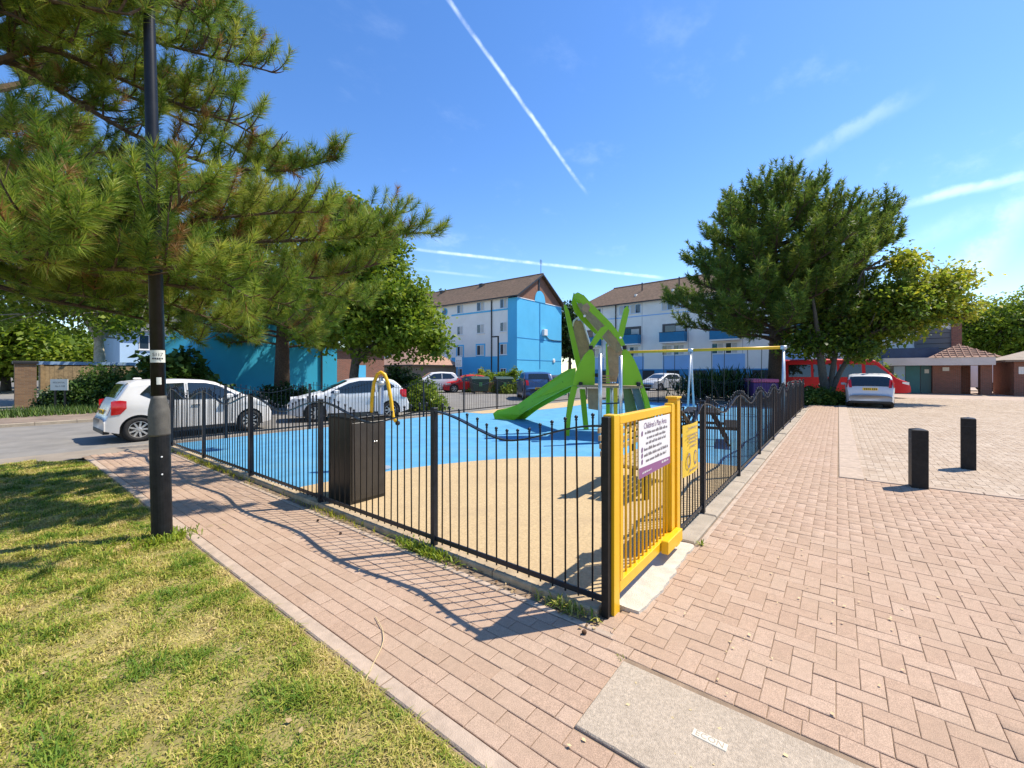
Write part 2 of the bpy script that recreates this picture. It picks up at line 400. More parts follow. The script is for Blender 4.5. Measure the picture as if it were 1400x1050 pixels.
class MB:
    def __init__(s): s.v, s.f = [], []

    def add(s, vs, fs):
        k = len(s.v); s.v += [tuple(p) for p in vs]; s.f += [tuple(i + k for i in f) for f in fs]
        return s

    def box(s, a, b, mtx=None, chamfer=0.0):
        (x0, y0, z0), (x1, y1, z1) = a, b
        if chamfer > 0:
            c = chamfer
            vs = []
            for z, i in ((z0, c), (z0 + c, 0), (z1 - c, 0), (z1, c)):
                vs += [(x0 + i, y0 + i, z), (x1 - i, y0 + i, z), (x1 - i, y1 - i, z), (x0 + i, y1 - i, z)]
            fs = [(3, 2, 1, 0), (12, 13, 14, 15)]
            for r in range(3):
                for j in range(4):
                    fs.append((r * 4 + j, r * 4 + (j + 1) % 4, r * 4 + 4 + (j + 1) % 4, r * 4 + 4 + j))
        else:
            vs = [(x0, y0, z0), (x1, y0, z0), (x1, y1, z0), (x0, y1, z0), (x0, y0, z1), (x1, y0, z1), (x1, y1, z1), (x0, y1, z1)]
            fs = [(3, 2, 1, 0), (4, 5, 6, 7), (0, 1, 5, 4), (1, 2, 6, 5), (2, 3, 7, 6), (3, 0, 4, 7)]
        if mtx is not None: vs = [tuple(mtx @ Vector(p)) for p in vs]
        return s.add(vs, fs)

    def extrude(s, pts, vec):
        """closed polygon (3D points) pushed along vec"""
        n = len(pts); vec = Vector(vec)
        vs = [Vector(p) for p in pts] + [Vector(p) + vec for p in pts]
        fs = [tuple(range(n - 1, -1, -1)), tuple(range(n, 2 * n))]
        fs += [(i, (i + 1) % n, n + (i + 1) % n, n + i) for i in range(n)]
        return s.add(vs, fs)

    def tube(s, pts, r, n=8, cap=True):
        pts = [Vector(p) for p in pts]
        m = len(pts)
        rs = r if isinstance(r, (list, tuple)) else [r] * m
        vs = []
        up = None
        for i, p in enumerate(pts):
            t = (pts[min(i + 1, m - 1)] - pts[max(i - 1, 0)])
            t = t.normalized() if t.length > 1e-9 else Vector((0, 0, 1))
            if up is None:
                up = Vector((0, 0, 1)) if abs(t.z) < 0.9 else Vector((1, 0, 0))
            a = t.cross(up)
            if a.length < 1e-5: a = t.cross(Vector((0, 1, 0)))
            a.normalize(); b = a.cross(t); up = b
            for j in range(n):
                q = 2 * math.pi * j / n
                vs.append(p + (a * math.cos(q) + b * math.sin(q)) * rs[i])
        fs = []
        for i in range(m - 1):
            for j in range(n):
                fs.append((i * n + j, i * n + (j + 1) % n, (i + 1) * n + (j + 1) % n, (i + 1) * n + j))
        if cap:
            fs.append(tuple(range(n - 1, -1, -1))); fs.append(tuple(range((m - 1) * n, m * n)))
        return s.add(vs, fs)

    def lathe(s, prof, n=16, mtx=None):
        vs = []
        for (r, z) in prof:
            for j in range(n):
                q = 2 * math.pi * j / n
                vs.append((r * math.cos(q), r * math.sin(q), z))
        fs = []
        for i in range(len(prof) - 1):
            for j in range(n):
                fs.append((i * n + j, i * n + (j + 1) % n, (i + 1) * n + (j + 1) % n, (i + 1) * n + j))
        fs.append(tuple(range(n - 1, -1, -1))); fs.append(tuple(range((len(prof) - 1) * n, len(prof) * n)))
        if mtx is not None: vs = [tuple(mtx @ Vector(p)) for p in vs]
        return s.add(vs, fs)

    def grid(s, rows):
        """rows of equally many points -> quad sheet"""
        n = len(rows[0]); vs = [p for r in rows for p in r]
        fs = [(i * n + j, i * n + j + 1, (i + 1) * n + j + 1, (i + 1) * n + j) for i in range(len(rows) - 1) for j in range(n - 1)]
        return s.add(vs, fs)

    def mesh(s, name, mt, smooth=False):
        me = bpy.data.meshes.new(name)
        me.from_pydata([tuple(p) for p in s.v], [], s.f)
        me.materials.append(mt)
        if smooth:
            me.polygons.foreach_set('use_smooth', [True] * len(me.polygons))
        me.update()
        return me

    def build(s, name, mt, parent=None, world=False, smooth=False):
        return link_mesh(name, s.mesh(name, mt, smooth), parent, world)


def np_mesh(name, verts, faces, mt, var=None, smooth=False):
    """fast mesh from numpy arrays; faces (M,k) with constant k; var = per-vertex value"""
    me = bpy.data.meshes.new(name)
    k = faces.shape[1]
    me.vertices.add(len(verts)); me.loops.add(faces.size); me.polygons.add(len(faces))
    me.vertices.foreach_set('co', verts.astype(np.float32).ravel())
    me.loops.foreach_set('vertex_index', faces.astype(np.int32).ravel())
    me.polygons.foreach_set('loop_start', (np.arange(len(faces)) * k).astype(np.int32))
    me.polygons.foreach_set('loop_total', np.full(len(faces), k, np.int32))
    if smooth: me.polygons.foreach_set('use_smooth', np.ones(len(faces), bool))
    if var is not None:
        a = me.attributes.new('var', 'FLOAT', 'POINT')
        a.data.foreach_set('value', var.astype(np.float32))
    me.materials.append(mt)
    me.update(); me.validate()
    return me


def copy_tree(o, parent=None):
    c = o.copy(); COL.objects.link(c); c.parent = parent
    for ch in list(o.children): copy_tree(ch, c)
    return c


def text_mesh(body, size, name='lettering'):
    cu = bpy.data.curves.new(name, 'FONT'); cu.body = body; cu.size = size
    cu.align_x = 'CENTER'; cu.align_y = 'CENTER'; cu.resolution_u = 2
    o = bpy.data.objects.new(name, cu)
    me = bpy.data.meshes.new_from_object(o)
    bpy.data.objects.remove(o); bpy.data.curves.remove(cu)
    return me


def put_text(body, size, mt, parent, mtx, name='lettering', sx=1.0):
    me = text_mesh(body, size, name)
    me.transform(mtx @ Matrix.Diagonal((sx, 1, 1, 1)))
    me.materials.clear(); me.materials.append(mt)
    return link_mesh(name, me, parent)

# ------------------------------------------------------------------ ground, road, paving
def sheet(name, pts, z, mt, parent=None, kind='structure', thick=None):
    mb = MB()
    if thick: mb.extrude([(x, y, z - thick) for x, y in pts], (0, 0, thick))
    else: mb.add([(x, y, z) for x, y in pts], [tuple(range(len(pts)))])
    o = mb.build(name, mt, parent)
    if parent is None: o['kind'] = kind
    return o


sheet('ground', [(-900, -900), (900, -900), (900, 900), (-900, 900)], -0.06, M['ground'])
sheet('road', [(-60, 10.95), (60, 10.95), (60, 60), (-60, 60)], -0.035, M['asphalt'])
far_pave = sheet('pavement', [(-60, 18.6), (4.0, 18.6), (4.0, 26), (-60, 26)], 0.06, mat('dusty_pavement', (0.21, 0.155, 0.115), 0.95, var=0.35, scale=1.5, bump=0.4, bscale=60), thick=0.11)
mb = MB()
for i in range(70):
    k = MB().box((-60 + i * 0.915, 18.46, -0.05), (-60 + i * 0.915 + 0.905, 18.59, 0.065), chamfer=0.012)
    mb.v, mb.f = (mb.v, mb.f) if False else (mb.v, mb.f)
    if i < 40: continue
    k.build('kerb_stone', M['kerb'], far_pave)
# verge asphalt of the pavement between lawn / fence and the road
sheet('pavement', [(-60, 10.2), (9.0, 10.2), (9.0, 11.3), (-60, 11.3)], -0.024, mat('worn_tarmac', (0.26, 0.215, 0.165), 0.95, var=0.2, scale=2, bump=0.4, bscale=140))

PX0, PX1, PY1 = 0.0, 19.85, 10.65
play = sheet('playground_surface', [(0.07, 0.02), (PX1, 0.02), (PX1, PY1), (0.07, PY1)], 0.004, M['blue_floor'])
pts = [(0.08, 0.03)] + [(0.08 + 4.72 * math.sin(a), 0.03 + 4.72 * math.cos(a)) for a in np.linspace(0, math.pi / 2, 40)]
o = sheet('sand_coloured_patch', [(x * 1.14 if x > 1 else x * (1 + 0.14 * max(0, x)), y) for x, y in pts], 0.009, M['tan_floor'], play)
pts = [(9.6, 10.6)] + [(9.6 + t * 10.1, 9.75 - 1.0 * math.sin(math.pi * min(1, t * 1.02)) ** 0.8) for t in np.linspace(0, 1, 24)] + [(19.8, 10.6)]
sheet('sand_coloured_patch', pts, 0.009, M['tan_floor'], play)

# lawn
lawn = sheet('lawn', [(-40, -12), (-1.31, -12), (-1.31, 9.6), (-1.6, 10.1), (-2.4, 10.35), (-40, 10.4)], -0.008, M['turf'])


def grass():
    n = 230000
    # denser towards the near end of the strip
    y = -1.2 + 11.6 * rng.random(n) ** 1.55
    x = -1.30 - (0.02 + 2.6 * rng.random(n) ** 1.25)
    keep = ~((y > 9.5) & (x > -1.9) & (y - 9.5 > (-1.3 - x) * 1.1))
    x, y = x[keep], y[keep]; n = len(x)
    # taller green tussocks
    k = 170; cx = -1.36 - 1.6 * rng.random(k); cyy = -0.9 + 10.5 * rng.random(k) ** 1.4
    tx = np.repeat(cx, 130) + rng.normal(0, 0.045, k * 130); ty = np.repeat(cyy, 130) + rng.normal(0, 0.045, k * 130)
    n0 = n; x = np.concatenate([x, tx]); y = np.concatenate([y, ty]); n = len(x); tall = np.arange(n) >= n0
    ok = x < -1.325; x, y, tall = x[ok], y[ok], tall[ok]; n = len(x)
    clump = np.sin(x * 9 + np.sin(y * 7) * 2) * np.sin(y * 8 + np.sin(x * 5) * 2)
    hgt = (0.013 + 0.020 * rng.random(n) ** 1.5) * (1.0 + 0.55 * clump) * (1 + 0.04 * y) * np.where(tall, 1.7, 1.0)
    wid = (0.0015 + 0.0016 * rng.random(n)) * (1 + 0.12 * np.maximum(y, 0))
    a = rng.random(n) * 2 * np.pi
    lean = rng.random(n) ** 0.7 * 1.9
    dx, dy = np.cos(a), np.sin(a)
    base = np.stack([x, y, np.full(n, -0.012)], 1)
    side = np.stack([-dy, dx, np.zeros(n)], 1) * wid[:, None]
    mid = base + np.stack([dx * lean * hgt * 0.4, dy * lean * hgt * 0.4, hgt * 0.75], 1)
    tip = base + np.stack([dx * lean * hgt * 1.1, dy * lean * hgt * 1.1, hgt * (1.05 - 0.25 * lean)], 1)
    V = np.stack([base - side, base + side, mid + side * 0.8, mid - side * 0.8, tip], 1).reshape(-1, 3)
    i = np.arange(n)[:, None] * 5
    T = np.concatenate([i + np.array([[0, 1, 2]]), i + np.array([[0, 2, 3]]), i + np.array([[3, 2, 4]])], 0)
    var = np.repeat(np.clip(np.where(tall, 0.32, 0.57) + rng.normal(0, 0.17, n), 0, 1), 5)
    o = link_mesh('grass', np_mesh('grass', V, T, GRASS, var))
    props(o, 'patchy green and straw coloured mown grass beside the paved path', 'grass', kind='stuff')
    # tufts hanging over the edging and around the lamp post foot
    return o


grass()

# --- pavers
BW, BL, GAP = 0.100, 0.200, 0.0036


def paver_mesh(lx, ly, name='paver'):
    g, c, d = GAP / 2, 0.0032, 0.030
    x, y = lx / 2 - g, ly / 2 - g
    vs = [(-x, -y, -d), (x, -y, -d), (x, y, -d), (-x, y, -d), (-x, -y, -c * 0.7), (x, -y, -c * 0.7), (x, y, -c * 0.7), (-x, y, -c * 0.7),
          (-x + c, -y + c, 0), (x - c, -y + c, 0), (x - c, y - c, 0), (-x + c, y - c, 0)]
    fs = [(8, 9, 10, 11)]
    for r in (0, 4):
        for j in range(4): fs.append((r + j, r + (j + 1) % 4, r + 4 + (j + 1) % 4, r + 4 + j))
    return np.array(vs), np.array(fs)


def depth_of(x, y): return (x - EYE[0]) * CC + (y - EYE[1]) * SS


def lateral(x, y): return (x - EYE[0]) * SS - (y - EYE[1]) * CC


def in_view(x, y):
    d = depth_of(x, y)
    return d > 1.62 and abs(lateral(x, y)) < d * 1.23


PAVERS = {}


def lay_pavers(parent, items, one_mat, mass_mat):
    """items: (x, y, lx, ly); the 300 that show largest become single parts, the rest one joined part"""
    order = sorted(range(len(items)), key=lambda i: (0 if in_view(items[i][0], items[i][1]) else 1, depth_of(items[i][0], items[i][1])))
    single, mass = order[:300], order[300:]
    for i in single:
        x, y, lx, ly = items[i]
        key = (round(lx, 3), round(ly, 3), one_mat.name)
        if key not in PAVERS:
            V, F = paver_mesh(lx, ly)
            me = bpy.data.meshes.new('paver'); me.from_pydata(V.tolist(), [], F.tolist()); me.materials.append(one_mat); PAVERS[key] = me
        o = bpy.data.objects.new('paver', PAVERS[key]); COL.objects.link(o); o.parent = parent
        o.location = (x, y, random.gauss(0, 0.0012)); o.rotation_euler = (random.gauss(0, 0.006), random.gauss(0, 0.006), random.gauss(0, 0.006))
    if not mass: return
    allV, allF, var, k = [], [], [], 0
    for key in sorted({(round(items[i][2], 3), round(items[i][3], 3)) for i in mass}):
        V, F = paver_mesh(*key)
        ids = [i for i in mass if (round(items[i][2], 3), round(items[i][3], 3)) == key]
        P = np.array([[items[i][0], items[i][1], 0] for i in ids])
        P[:, 2] = rng.normal(0, 0.0012, len(ids))
        tilt = rng.normal(0, 0.006, (len(ids), 2))
        W = V[None] + P[:, None]
        W[:, :, 2] += V[None, :, 0] * tilt[:, 0:1] + V[None, :, 1] * tilt[:, 1:2]
        allV.append(W.reshape(-1, 3)); allF.append((F[None] + (np.arange(len(ids)) * len(V))[:, None, None] + k).reshape(-1, 4))
        var.append(np.repeat(rng.random(len(ids)), len(V))); k += len(ids) * len(V)
    o = link_mesh('paver_field', np_mesh('paver_field', np.concatenate(allV), np.concatenate(allF), mass_mat, np.concatenate(var)), parent)
    o['kind'] = 'stuff'


def herringbone(inside, x0, x1, y0, y1):
    """90 degree herringbone of 200 x 100 blocks on a 100 mm lattice; blocks cut in half along the borders"""
    out = []
    for i in range(int(math.floor(x0 / BW)) - 2, int(math.ceil(x1 / BW)) + 2):
        for j in range(int(math.floor(y0 / BW)) - 2, int(math.ceil(y1 / BW)) + 2):
            k = (i - j) % 4
            if k == 0: other = (i + 1, j)          # block lying along x
            elif k == 2: other = (i, j - 1)        # block lying along y
            else: continue
            c0 = ((i + 0.5) * BW, (j + 0.5) * BW); c1 = ((other[0] + 0.5) * BW, (other[1] + 0.5) * BW)
            a, b = inside(*c0), inside(*c1)
            if a and b: out.append(((c0[0] + c1[0]) / 2, (c0[1] + c1[1]) / 2) + ((BL, BW) if k == 0 else (BW, BL)))
            elif a: out.append(c0 + (BW, BW))
            elif b: out.append(c1 + (BW, BW))
    return out


square = sheet('paved_square', [(-1.35, -14), (70, -30), (70, -0.10), (0.2, -0.05), (-0.30, -0.05), (-0.30, -0.2), (-1.35, -0.2)], -0.0062, M['bed'])
PARK_X, PARK_Y = 5.62, -1.22


def wedge(x, y, far=24.0): return depth_of(x, y) > 1.3 and depth_of(x, y) < far and y > EYE[1] - 1.1 - 0.30 * (x - EYE[0])


def on_square(x, y):
    if x > PARK_X and y < PARK_Y: return False
    if x < -0.2: return False
    if y < -0.205: return True
    return (x < 1.56 and y < -0.12) or (x < 0.13 and y < -0.04)


items = herringbone(lambda x, y: on_square(x, y) and wedge(x, y), -0.4, 24, -11, 0)
# soldier course beside the concrete cover slab
k = -0.2
while k > -3.2:
    items.append((-0.252, k, 0.10, 0.135)); k -= 0.135
lay_pavers(square, items, M['paver_o'], M['paver_a'])
bay = sheet('parking_bay', [(PARK_X, -30), (70, -30), (70, PARK_Y), (PARK_X, PARK_Y)], -0.0052, M['bed'])
items = herringbone(lambda x, y: wedge(x, y, 34) and y < PARK_Y - 0.29 and x > PARK_X + 0.13, PARK_X, 34, -14, 0)
lay_pavers(bay, items, ramp_mat('parking_paver', GREY, 'obj', **kw), M['gpaver_a'])
for i in range(22):
    MB().box((PARK_X + i * 0.915, PARK_Y - 0.30, -0.03), (PARK_X + i * 0.915 + 0.905, PARK_Y, 0.012), chamfer=0.006).build('channel_stone', M['edging'], bay)
for i in range(8):
    MB().box((PARK_X - 0.0, PARK_Y - 0.315 - (i + 1) * 0.6, -0.03), (PARK_X + 0.13, PARK_Y - 0.315 - i * 0.6 - 0.01, 0.010), chamfer=0.006).build('edging_stone', M['edging'], bay)
# distant paving beyond the single blocks
far_sq = sheet('paved_square', [(24, -0.3), (70, -0.3), (70, -30), (10, -30), (26, -10.5)], -0.004, mat('far_paving', (0.42, 0.31, 0.235), 0.9, var=0.2, scale=1.2, bump=0.3, bscale=40))
far_sq['kind'] = 'structure'

path = sheet('footpath', [(-1.31, -6), (0.0, -6), (0.0, -0.2), (0.0, 10.3), (-1.31, 10.3)], -0.0072, M['bed'])
items = []
row = 0
x = -1.205 + BW / 2
while x < -0.235:
    y = -3.058 if x < -0.92 else -0.258
    if row % 2:
        items.append((x, y + BW / 2, BW, BW)); y += BW
    while y < 10.2:
        if depth_of(x, y) > 1.2: items.append((x, y + BL / 2, BW, BL))
        y += BL
    row += 1; x += BW
lay_pavers(path, items, M['paver_o'], M['paver_a'])
y = -3.0
while y < 9.4:
    L_ = 0.915
    MB().box((-1.300, y, -0.06), (-1.209, y + L_ - 0.008, 0.006), chamfer=0.008).build('edging_stone', M['edging'], path)
    y += L_
y = -0.12
while y < 10.2:
    MB().box((-0.196, y, -0.05), (-0.146, y + 0.9, 0.003), chamfer=0.005).build('edging_stone', M['edging'], path)
    y += 0.915
# gutter of soil between edging and fence kerb
gx = np.linspace(-0.148, -0.048, 9); gy = np.linspace(-0.1, 10.6, 260)
mb = MB(); mb.grid([[(a, b, -0.012 + 0.007 * math.sin(a * 60 + b * 7) * math.sin(b * 23) + 0.004 * random.random()) for a in gx] for b in gy])
mb.build('gutter_soil', M['dirt'], path, smooth=True)
# kerb under the left fence and threshold under the gate, weathered kerb under the right fence
fence_kerb = []
y = 0.05
while y < 10.6:
    MB().box((-0.050, y, -0.05), (0.068, y + 0.905, 0.045), chamfer=0.010).build('kerb_stone', mat('tan_kerb', (0.40, 0.30, 0.185), 0.92, var=0.3, scale=8, bump=0.5, bscale=120, dirt=(0.22, 0.16, 0.10), dscale=3, damt=0.6), path); y += 0.915


def rough_slab(name, pts, z0, z1, mt, parent, seed, amp=0.012):
    r = random.Random(seed); dense = []
    for i in range(len(pts)):
        a, b = pts[i], pts[(i + 1) % len(pts)]
        n = max(2, int(math.dist(a, b) / 0.05))
        for k in range(n): dense.append((a[0] + (b[0] - a[0]) * k / n + r.gauss(0, amp), a[1] + (b[1] - a[1]) * k / n + r.gauss(0, amp)))
    mb = MB(); n = len(dense); cx = sum(p[0] for p in dense) / n; cy = sum(p[1] for p in dense) / n
    lo = [(x, y, z0) for x, y in dense]; hi = [(x + (cx - x) * 0.02, y + (cy - y) * 0.03, z1) for x, y in dense]
    mb.add(lo + hi, [tuple(range(n, 2 * n))] + [(i, (i + 1) % n, n + (i + 1) % n, n + i) for i in range(n)])
    return mb.build(name, mt, parent)


rough_slab('threshold', [(0.14, -0.17), (0.55, -0.185), (1.10, -0.165), (1.54, -0.15), (1.52, 0.06), (0.14, 0.04)], -0.05, 0.020, M['concrete_pale'], square, 3, 0.007)
x = 1.56
r_ = random.Random(5)
while x < 19.9:
    w_ = r_.choice([0.6, 0.9, 0.9])
    MB().box((x, -0.150, -0.05), (x + w_ - 0.012, 0.03, 0.030 + r_.gauss(0, 0.006)), chamfer=0.014).build('kerb_stone', M['kerb'], square)
    x += w_
x = 1.60
while x < 19.9:
    MB().box((x, -0.205, -0.05), (x + 0.905, -0.160, 0.004), chamfer=0.005).build('edging_stone', M['edging'], square); x += 0.915

# concrete cover slab with its plaque
slab = thing('cover_slab', 'long pale concrete cover slab set in the block paving in front of the gate', 'slab', (-0.62, -1.45, 0))
MB().box((-0.272, -1.9, -0.05), (0.272, 1.19, 0.010), chamfer=0.006).build('slab_body', M['slab'], slab)
MB().box((0.0, 0.615, 0.008), (0.042, 0.755, 0.0135), chamfer=0.002).build('plaque', mat('plaque_stone', (0.62, 0.55, 0.43), 0.9, var=0.1, scale=30), slab)
put_text('ECON', 0.042, MATS['plaque_mark'] if 'plaque_mark' in MATS else mat('plaque_mark', (0.34, 0.28, 0.21), 0.9), slab, Matrix.Translation((0.021, 0.685, 0.0140)) @ Matrix.Rotation(-math.pi / 2, 4, 'Z'))

# ------------------------------------------------------------------ bow-top railings
ZHI, ZLO = 1.262, 1.085
PICK = {}


def picket_mesh(top):
    top = round(top, 2)
    if top not in PICK:
        mb = MB()
        prof = [(0.0068, 0.07), (0.0068, top - 0.034), (0.011, top - 0.031), (0.011, top - 0.026), (0.006, top - 0.023), (0.0135, top - 0.014), (0.0135, top - 0.006), (0.005, top + 0.003)]
        mb.lathe(prof, 7)
        PICK[top] = mb.mesh('picket', M['rail_grey'], smooth=True)
    return PICK[top]


def wave(s): return ZLO + (ZHI - ZLO) * (0.5 + 0.5 * math.cos(2 * math.pi * s)) ** 0.85


def railing(name, label, loc, rz, posts, end_posts=(True, True)):
    root = thing(name, label, 'fence', loc, rz, 'bow-topped railings round the playground')
    for i, p in enumerate(posts):
        if (i == 0 and not end_posts[0]) or (i == len(posts) - 1 and not end_posts[1]): continue
        mb = MB(); mb.box((p - 0.024, -0.024, 0.0), (p + 0.024, 0.024, 1.285), chamfer=0.004)
        mb.box((p - 0.027, -0.027, 1.285), (p + 0.027, 0.027, 1.298), chamfer=0.005)
        mb.build('post', M['rail_grey'], root)
    for a, b in zip(posts, posts[1:]):
        w = b - a
        top = MB(); hwid = 0.020
        top.grid([[(a + w * s, y, wave(s) + z) for y, z in ((-hwid, -0.006), (hwid, -0.006), (hwid, 0.006), (-hwid, 0.006), (-hwid, -0.006))] for s in np.linspace(0, 1, 29)])
        top.build('top_rail', M['rail_grey'], root)
        MB().box((a + 0.024, -0.006, 0.088), (b - 0.024, 0.006, 0.128)).build('bottom_rail', M['rail_grey'], root)
        n = max(3, int(round(w / 0.107)))
        for k in range(1, n):
            s = k / n
            o = bpy.data.objects.new('picket', picket_mesh(wave(s) + 0.085)); COL.objects.link(o); o.parent = root
            o.location = (a + w * s, 0, 0); o.rotation_euler = (random.gauss(0, 0.004), random.gauss(0, 0.005), random.random() * 6)
    return root


railing('playground_fence', 'black bow-topped railing along the footpath, from the gate towards the parked cars', (0, 0, 0), math.pi / 2, [0.0, 1.70, 3.745, 5.84, 7.97, 10.0, 10.65], (False, True))
railing('playground_fence', 'black bow-topped railing along the block paving beyond the yellow gate', (0, 0, 0), 0, [1.53] + [2.49 + 2.17 * k for k in range(9)])
railing('playground_fence', 'railing at the back of the blue playground, in front of the white car', (0.0, PY1, 0), 0, [0.0] + [1.2 + 2.072 * k for k in range(10)], (False, True))
railing('playground_fence', 'railing closing the far end of the playground behind the swings', (PX1, 0.02, 0), math.pi / 2, [0.0] + [2.12 * k for k in range(1, 6)], (False, False))

# ------------------------------------------------------------------ yellow gate and its signs
gate = thing('playground_gate', 'yellow steel gate with vertical bars and a white sign on it', 'gate', (0, 0, 0))
mb = MB(); mb.box((-0.030, -0.022, 0.0), (0.018, 0.026, 1.325), chamfer=0.004); mb.build('hinge_post', M['black_worn'], gate)
mb = MB(); mb.box((0.026, -0.040, -0.01), (0.112, 0.040, 1.335), chamfer=0.005); mb.build('post', M['yellow'], gate)
mb = MB(); mb.box((1.385, -0.045, -0.01), (1.470, 0.040, 1.375), chamfer=0.005); mb.box((1.345, -0.055, 1.377), (1.480, 0.050, 1.398), chamfer=0.004); mb.build('post', M['yellow'], gate)
MB().box((0.145, -0.030, 1.262), (1.26, 0.028, 1.322), chamfer=0.004).build('top_rail', M['yellow'], gate)
MB().box((0.145, -0.030, 0.105), (1.26, 0.028, 0.185), chamfer=0.004).build('bottom_rail', M['yellow'], gate)
MB().box((0.146, -0.032, 0.186), (0.190, 0.030, 1.261), chamfer=0.004).build('stile', M['yellow'], gate)
MB().box((1.262, -0.034, 0.10), (1.345, 0.032, 1.340), chamfer=0.004).build('stile', M['yellow'], gate)
MB().box((0.97, -0.095, 0.095), (1.37, -0.036, 0.205), chamfer=0.006).build('closer_box', M['yellow'], gate)
bar = MB().lathe([(0.0095, 0.186), (0.0095, 1.261)], 8).mesh('bar', M['yellow'], smooth=True)
for k in range(13):
    o = bpy.data.objects.new('bar', bar); COL.objects.link(o); o.parent = gate; o.location = (0.19 + 0.0825 * (k + 0.5), 0, 0)
for z in (0.35, 1.1):
    MB().tube([(0.138, -0.015, z), (0.138, -0.015, z + 0.09)], 0.014, 8).build('hinge', M['yellow'], gate)


def word_marks(mb, x0, x1, z, h, r, y):
    """one line of small print that cannot be read: word-long strokes of uneven letters"""
    x = x0
    while x < x1:
        n = r.randint(3, 8)
        for _ in range(n):
            w = h * r.uniform(0.35, 0.6)
            if x + w > x1: return
            hh = h * r.choice([0.62, 0.62, 0.66, 0.95])
            mb.add([(x, y, z), (x + w * 0.72, y, z), (x + w * 0.72, y, z + hh), (x, y, z + hh)], [(0, 1, 2, 3)])
            x += w
        x += h * 0.45


sg = thing('gate_sign', 'white play area notice with a purple foot on the yellow gate', 'sign', (0.81, -0.042, 1.04))
RX = Matrix.Rotation(math.pi / 2, 4, 'X')
MB().box((-0.36, -0.003, -0.215), (0.36, 0.003, 0.215)).build('board', M['sign_white'], sg)
mb = MB(); mb.add([(-0.36, -0.0045, -0.215), (0.36, -0.0045, -0.215), (0.36, -0.0045, -0.155), (-0.36, -0.0045, -0.135)], [(0, 1, 2, 3)]); mb.build('purple_band', mat('purple_print', (0.26, 0.09, 0.22), 0.5), sg)
put_text("Children's Play Area", 0.066, M['ink_purple'], sg, Matrix.Translation((0.0, -0.0046, 0.168)) @ RX, sx=0.98)
r_ = random.Random(2)
mb = MB()
for z, a, b in ((0.105, -0.24, 0.30), (0.065, -0.20, 0.24), (0.025, -0.22, 0.25), (-0.02, -0.26, 0.14), (-0.065, -0.26, 0.31), (-0.11, -0.22, 0.26)):
    word_marks(mb, a, b, z, 0.026, r_, -0.0046)
mb.build('small_print', M['ink_grey'], sg)
mb = MB()
for z in (0.115, -0.008, -0.052, -0.098):
    mb.add([(-0.315, -0.0047, z - 0.016), (-0.29, -0.0047, z - 0.016), (-0.285, -0.0047, z + 0.012), (-0.30, -0.0047, z + 0.024), (-0.315, -0.0047, z + 0.012)], [(0, 1, 2, 3, 4)])
mb.build('pictogram', M['ink_purple'], sg)
mb = MB(); word_marks(mb, -0.30, -0.10, -0.188, 0.016, r_, -0.0056); word_marks(mb, 0.14, 0.32, -0.18, 0.020, r_, -0.0056); mb.build('band_print', M['sign_white'], sg)

ys = thing('yellow_notice', 'small yellow notice tied to the black railing next to the gate', 'sign', (1.86, -0.03, 0.855))
mb = MB(); n = 8
arc = [(-0.27 + 0.54 * k / n, -0.004 - 0.020 * math.sin(math.pi * k / n)) for k in range(n + 1)]
mb.extrude([(x, y, -0.25) for x, y in arc] + [(x, y + 0.004, -0.25) for x, y in reversed(arc)], (0, 0, 0.50)); mb.build('board', M['sign_yellow'], ys)
mb = MB()
for z, a, b in ((0.205, -0.16, 0.20), (0.135, -0.20, 0.20), (0.10, -0.15, 0.19), (0.065, -0.15, 0.2), (0.02, -0.1, 0.15), (-0.215, -0.12, 0.16)):
    word_marks(mb, a, b, z, 0.022, r_, -0.027)
for cx in (-0.13, 0.10):
    ring = [(cx + 0.06 * math.cos(t), -0.0265, -0.10 + 0.075 * math.sin(t)) for t in np.linspace(0, 2 * math.pi, 15)]
    inn = [(cx + 0.043 * math.cos(t), -0.0265, -0.10 + 0.055 * math.sin(t)) for t in np.linspace(0, 2 * math.pi, 15)]
    mb.grid([ring, inn])
mb.build('print', M['ink_grey'], ys)

# ------------------------------------------------------------------ lamp post
lp = thing('lamp_post', 'tall black lamp column with a grey painted collar, standing in the grass', 'lamp post', (-1.45, 4.02, 0))
lean = Matrix.Rotation(-0.025, 4, Vector((CC, SS, 0)))
mb = MB(); mb.lathe([(0.083, -0.05), (0.083, 1.03)], 24, lean); mb.build('base_sleeve', M['black_worn'], lp, smooth=False)
mb = MB(); mb.lathe([(0.085, 1.00), (0.086, 1.02), (0.086, 1.22), (0.082, 1.26), (0.062, 1.36), (0.060, 1.39)], 24, lean); mb.build('collar', M['lamp_grey'], lp, smooth=True)
mb = MB(); mb.lathe([(0.0595, 1.38), (0.055, 3.5), (0.044, 5.6), (0.040, 6.6)], 20, lean); mb.build('column', M['black'], lp, smooth=True)
top = lean @ Vector((0, 0, 6.6))
mb = MB(); mb.tube([top, top + Vector((0.1, -0.1, 0.12)), top + Vector((0.4, -0.4, 0.18))], 0.03, 8); mb.build('bracket', M['black'], lp)
mb = MB(); mb.box((-0.11, -0.3, -0.06), (0.11, 0.3, 0.05), Matrix.Translation(top + Vector((0.6, -0.6, 0.2))) @ Matrix.Rotation(math.radians(45), 4, 'Z'), chamfer=0.03); mb.build('lantern', M['lamp_grey'], lp)
d2c = Vector((EYE[0] + 1.45, EYE[1] - 4.02, 0)).normalized()
side = Vector((-d2c.y, d2c.x, 0))


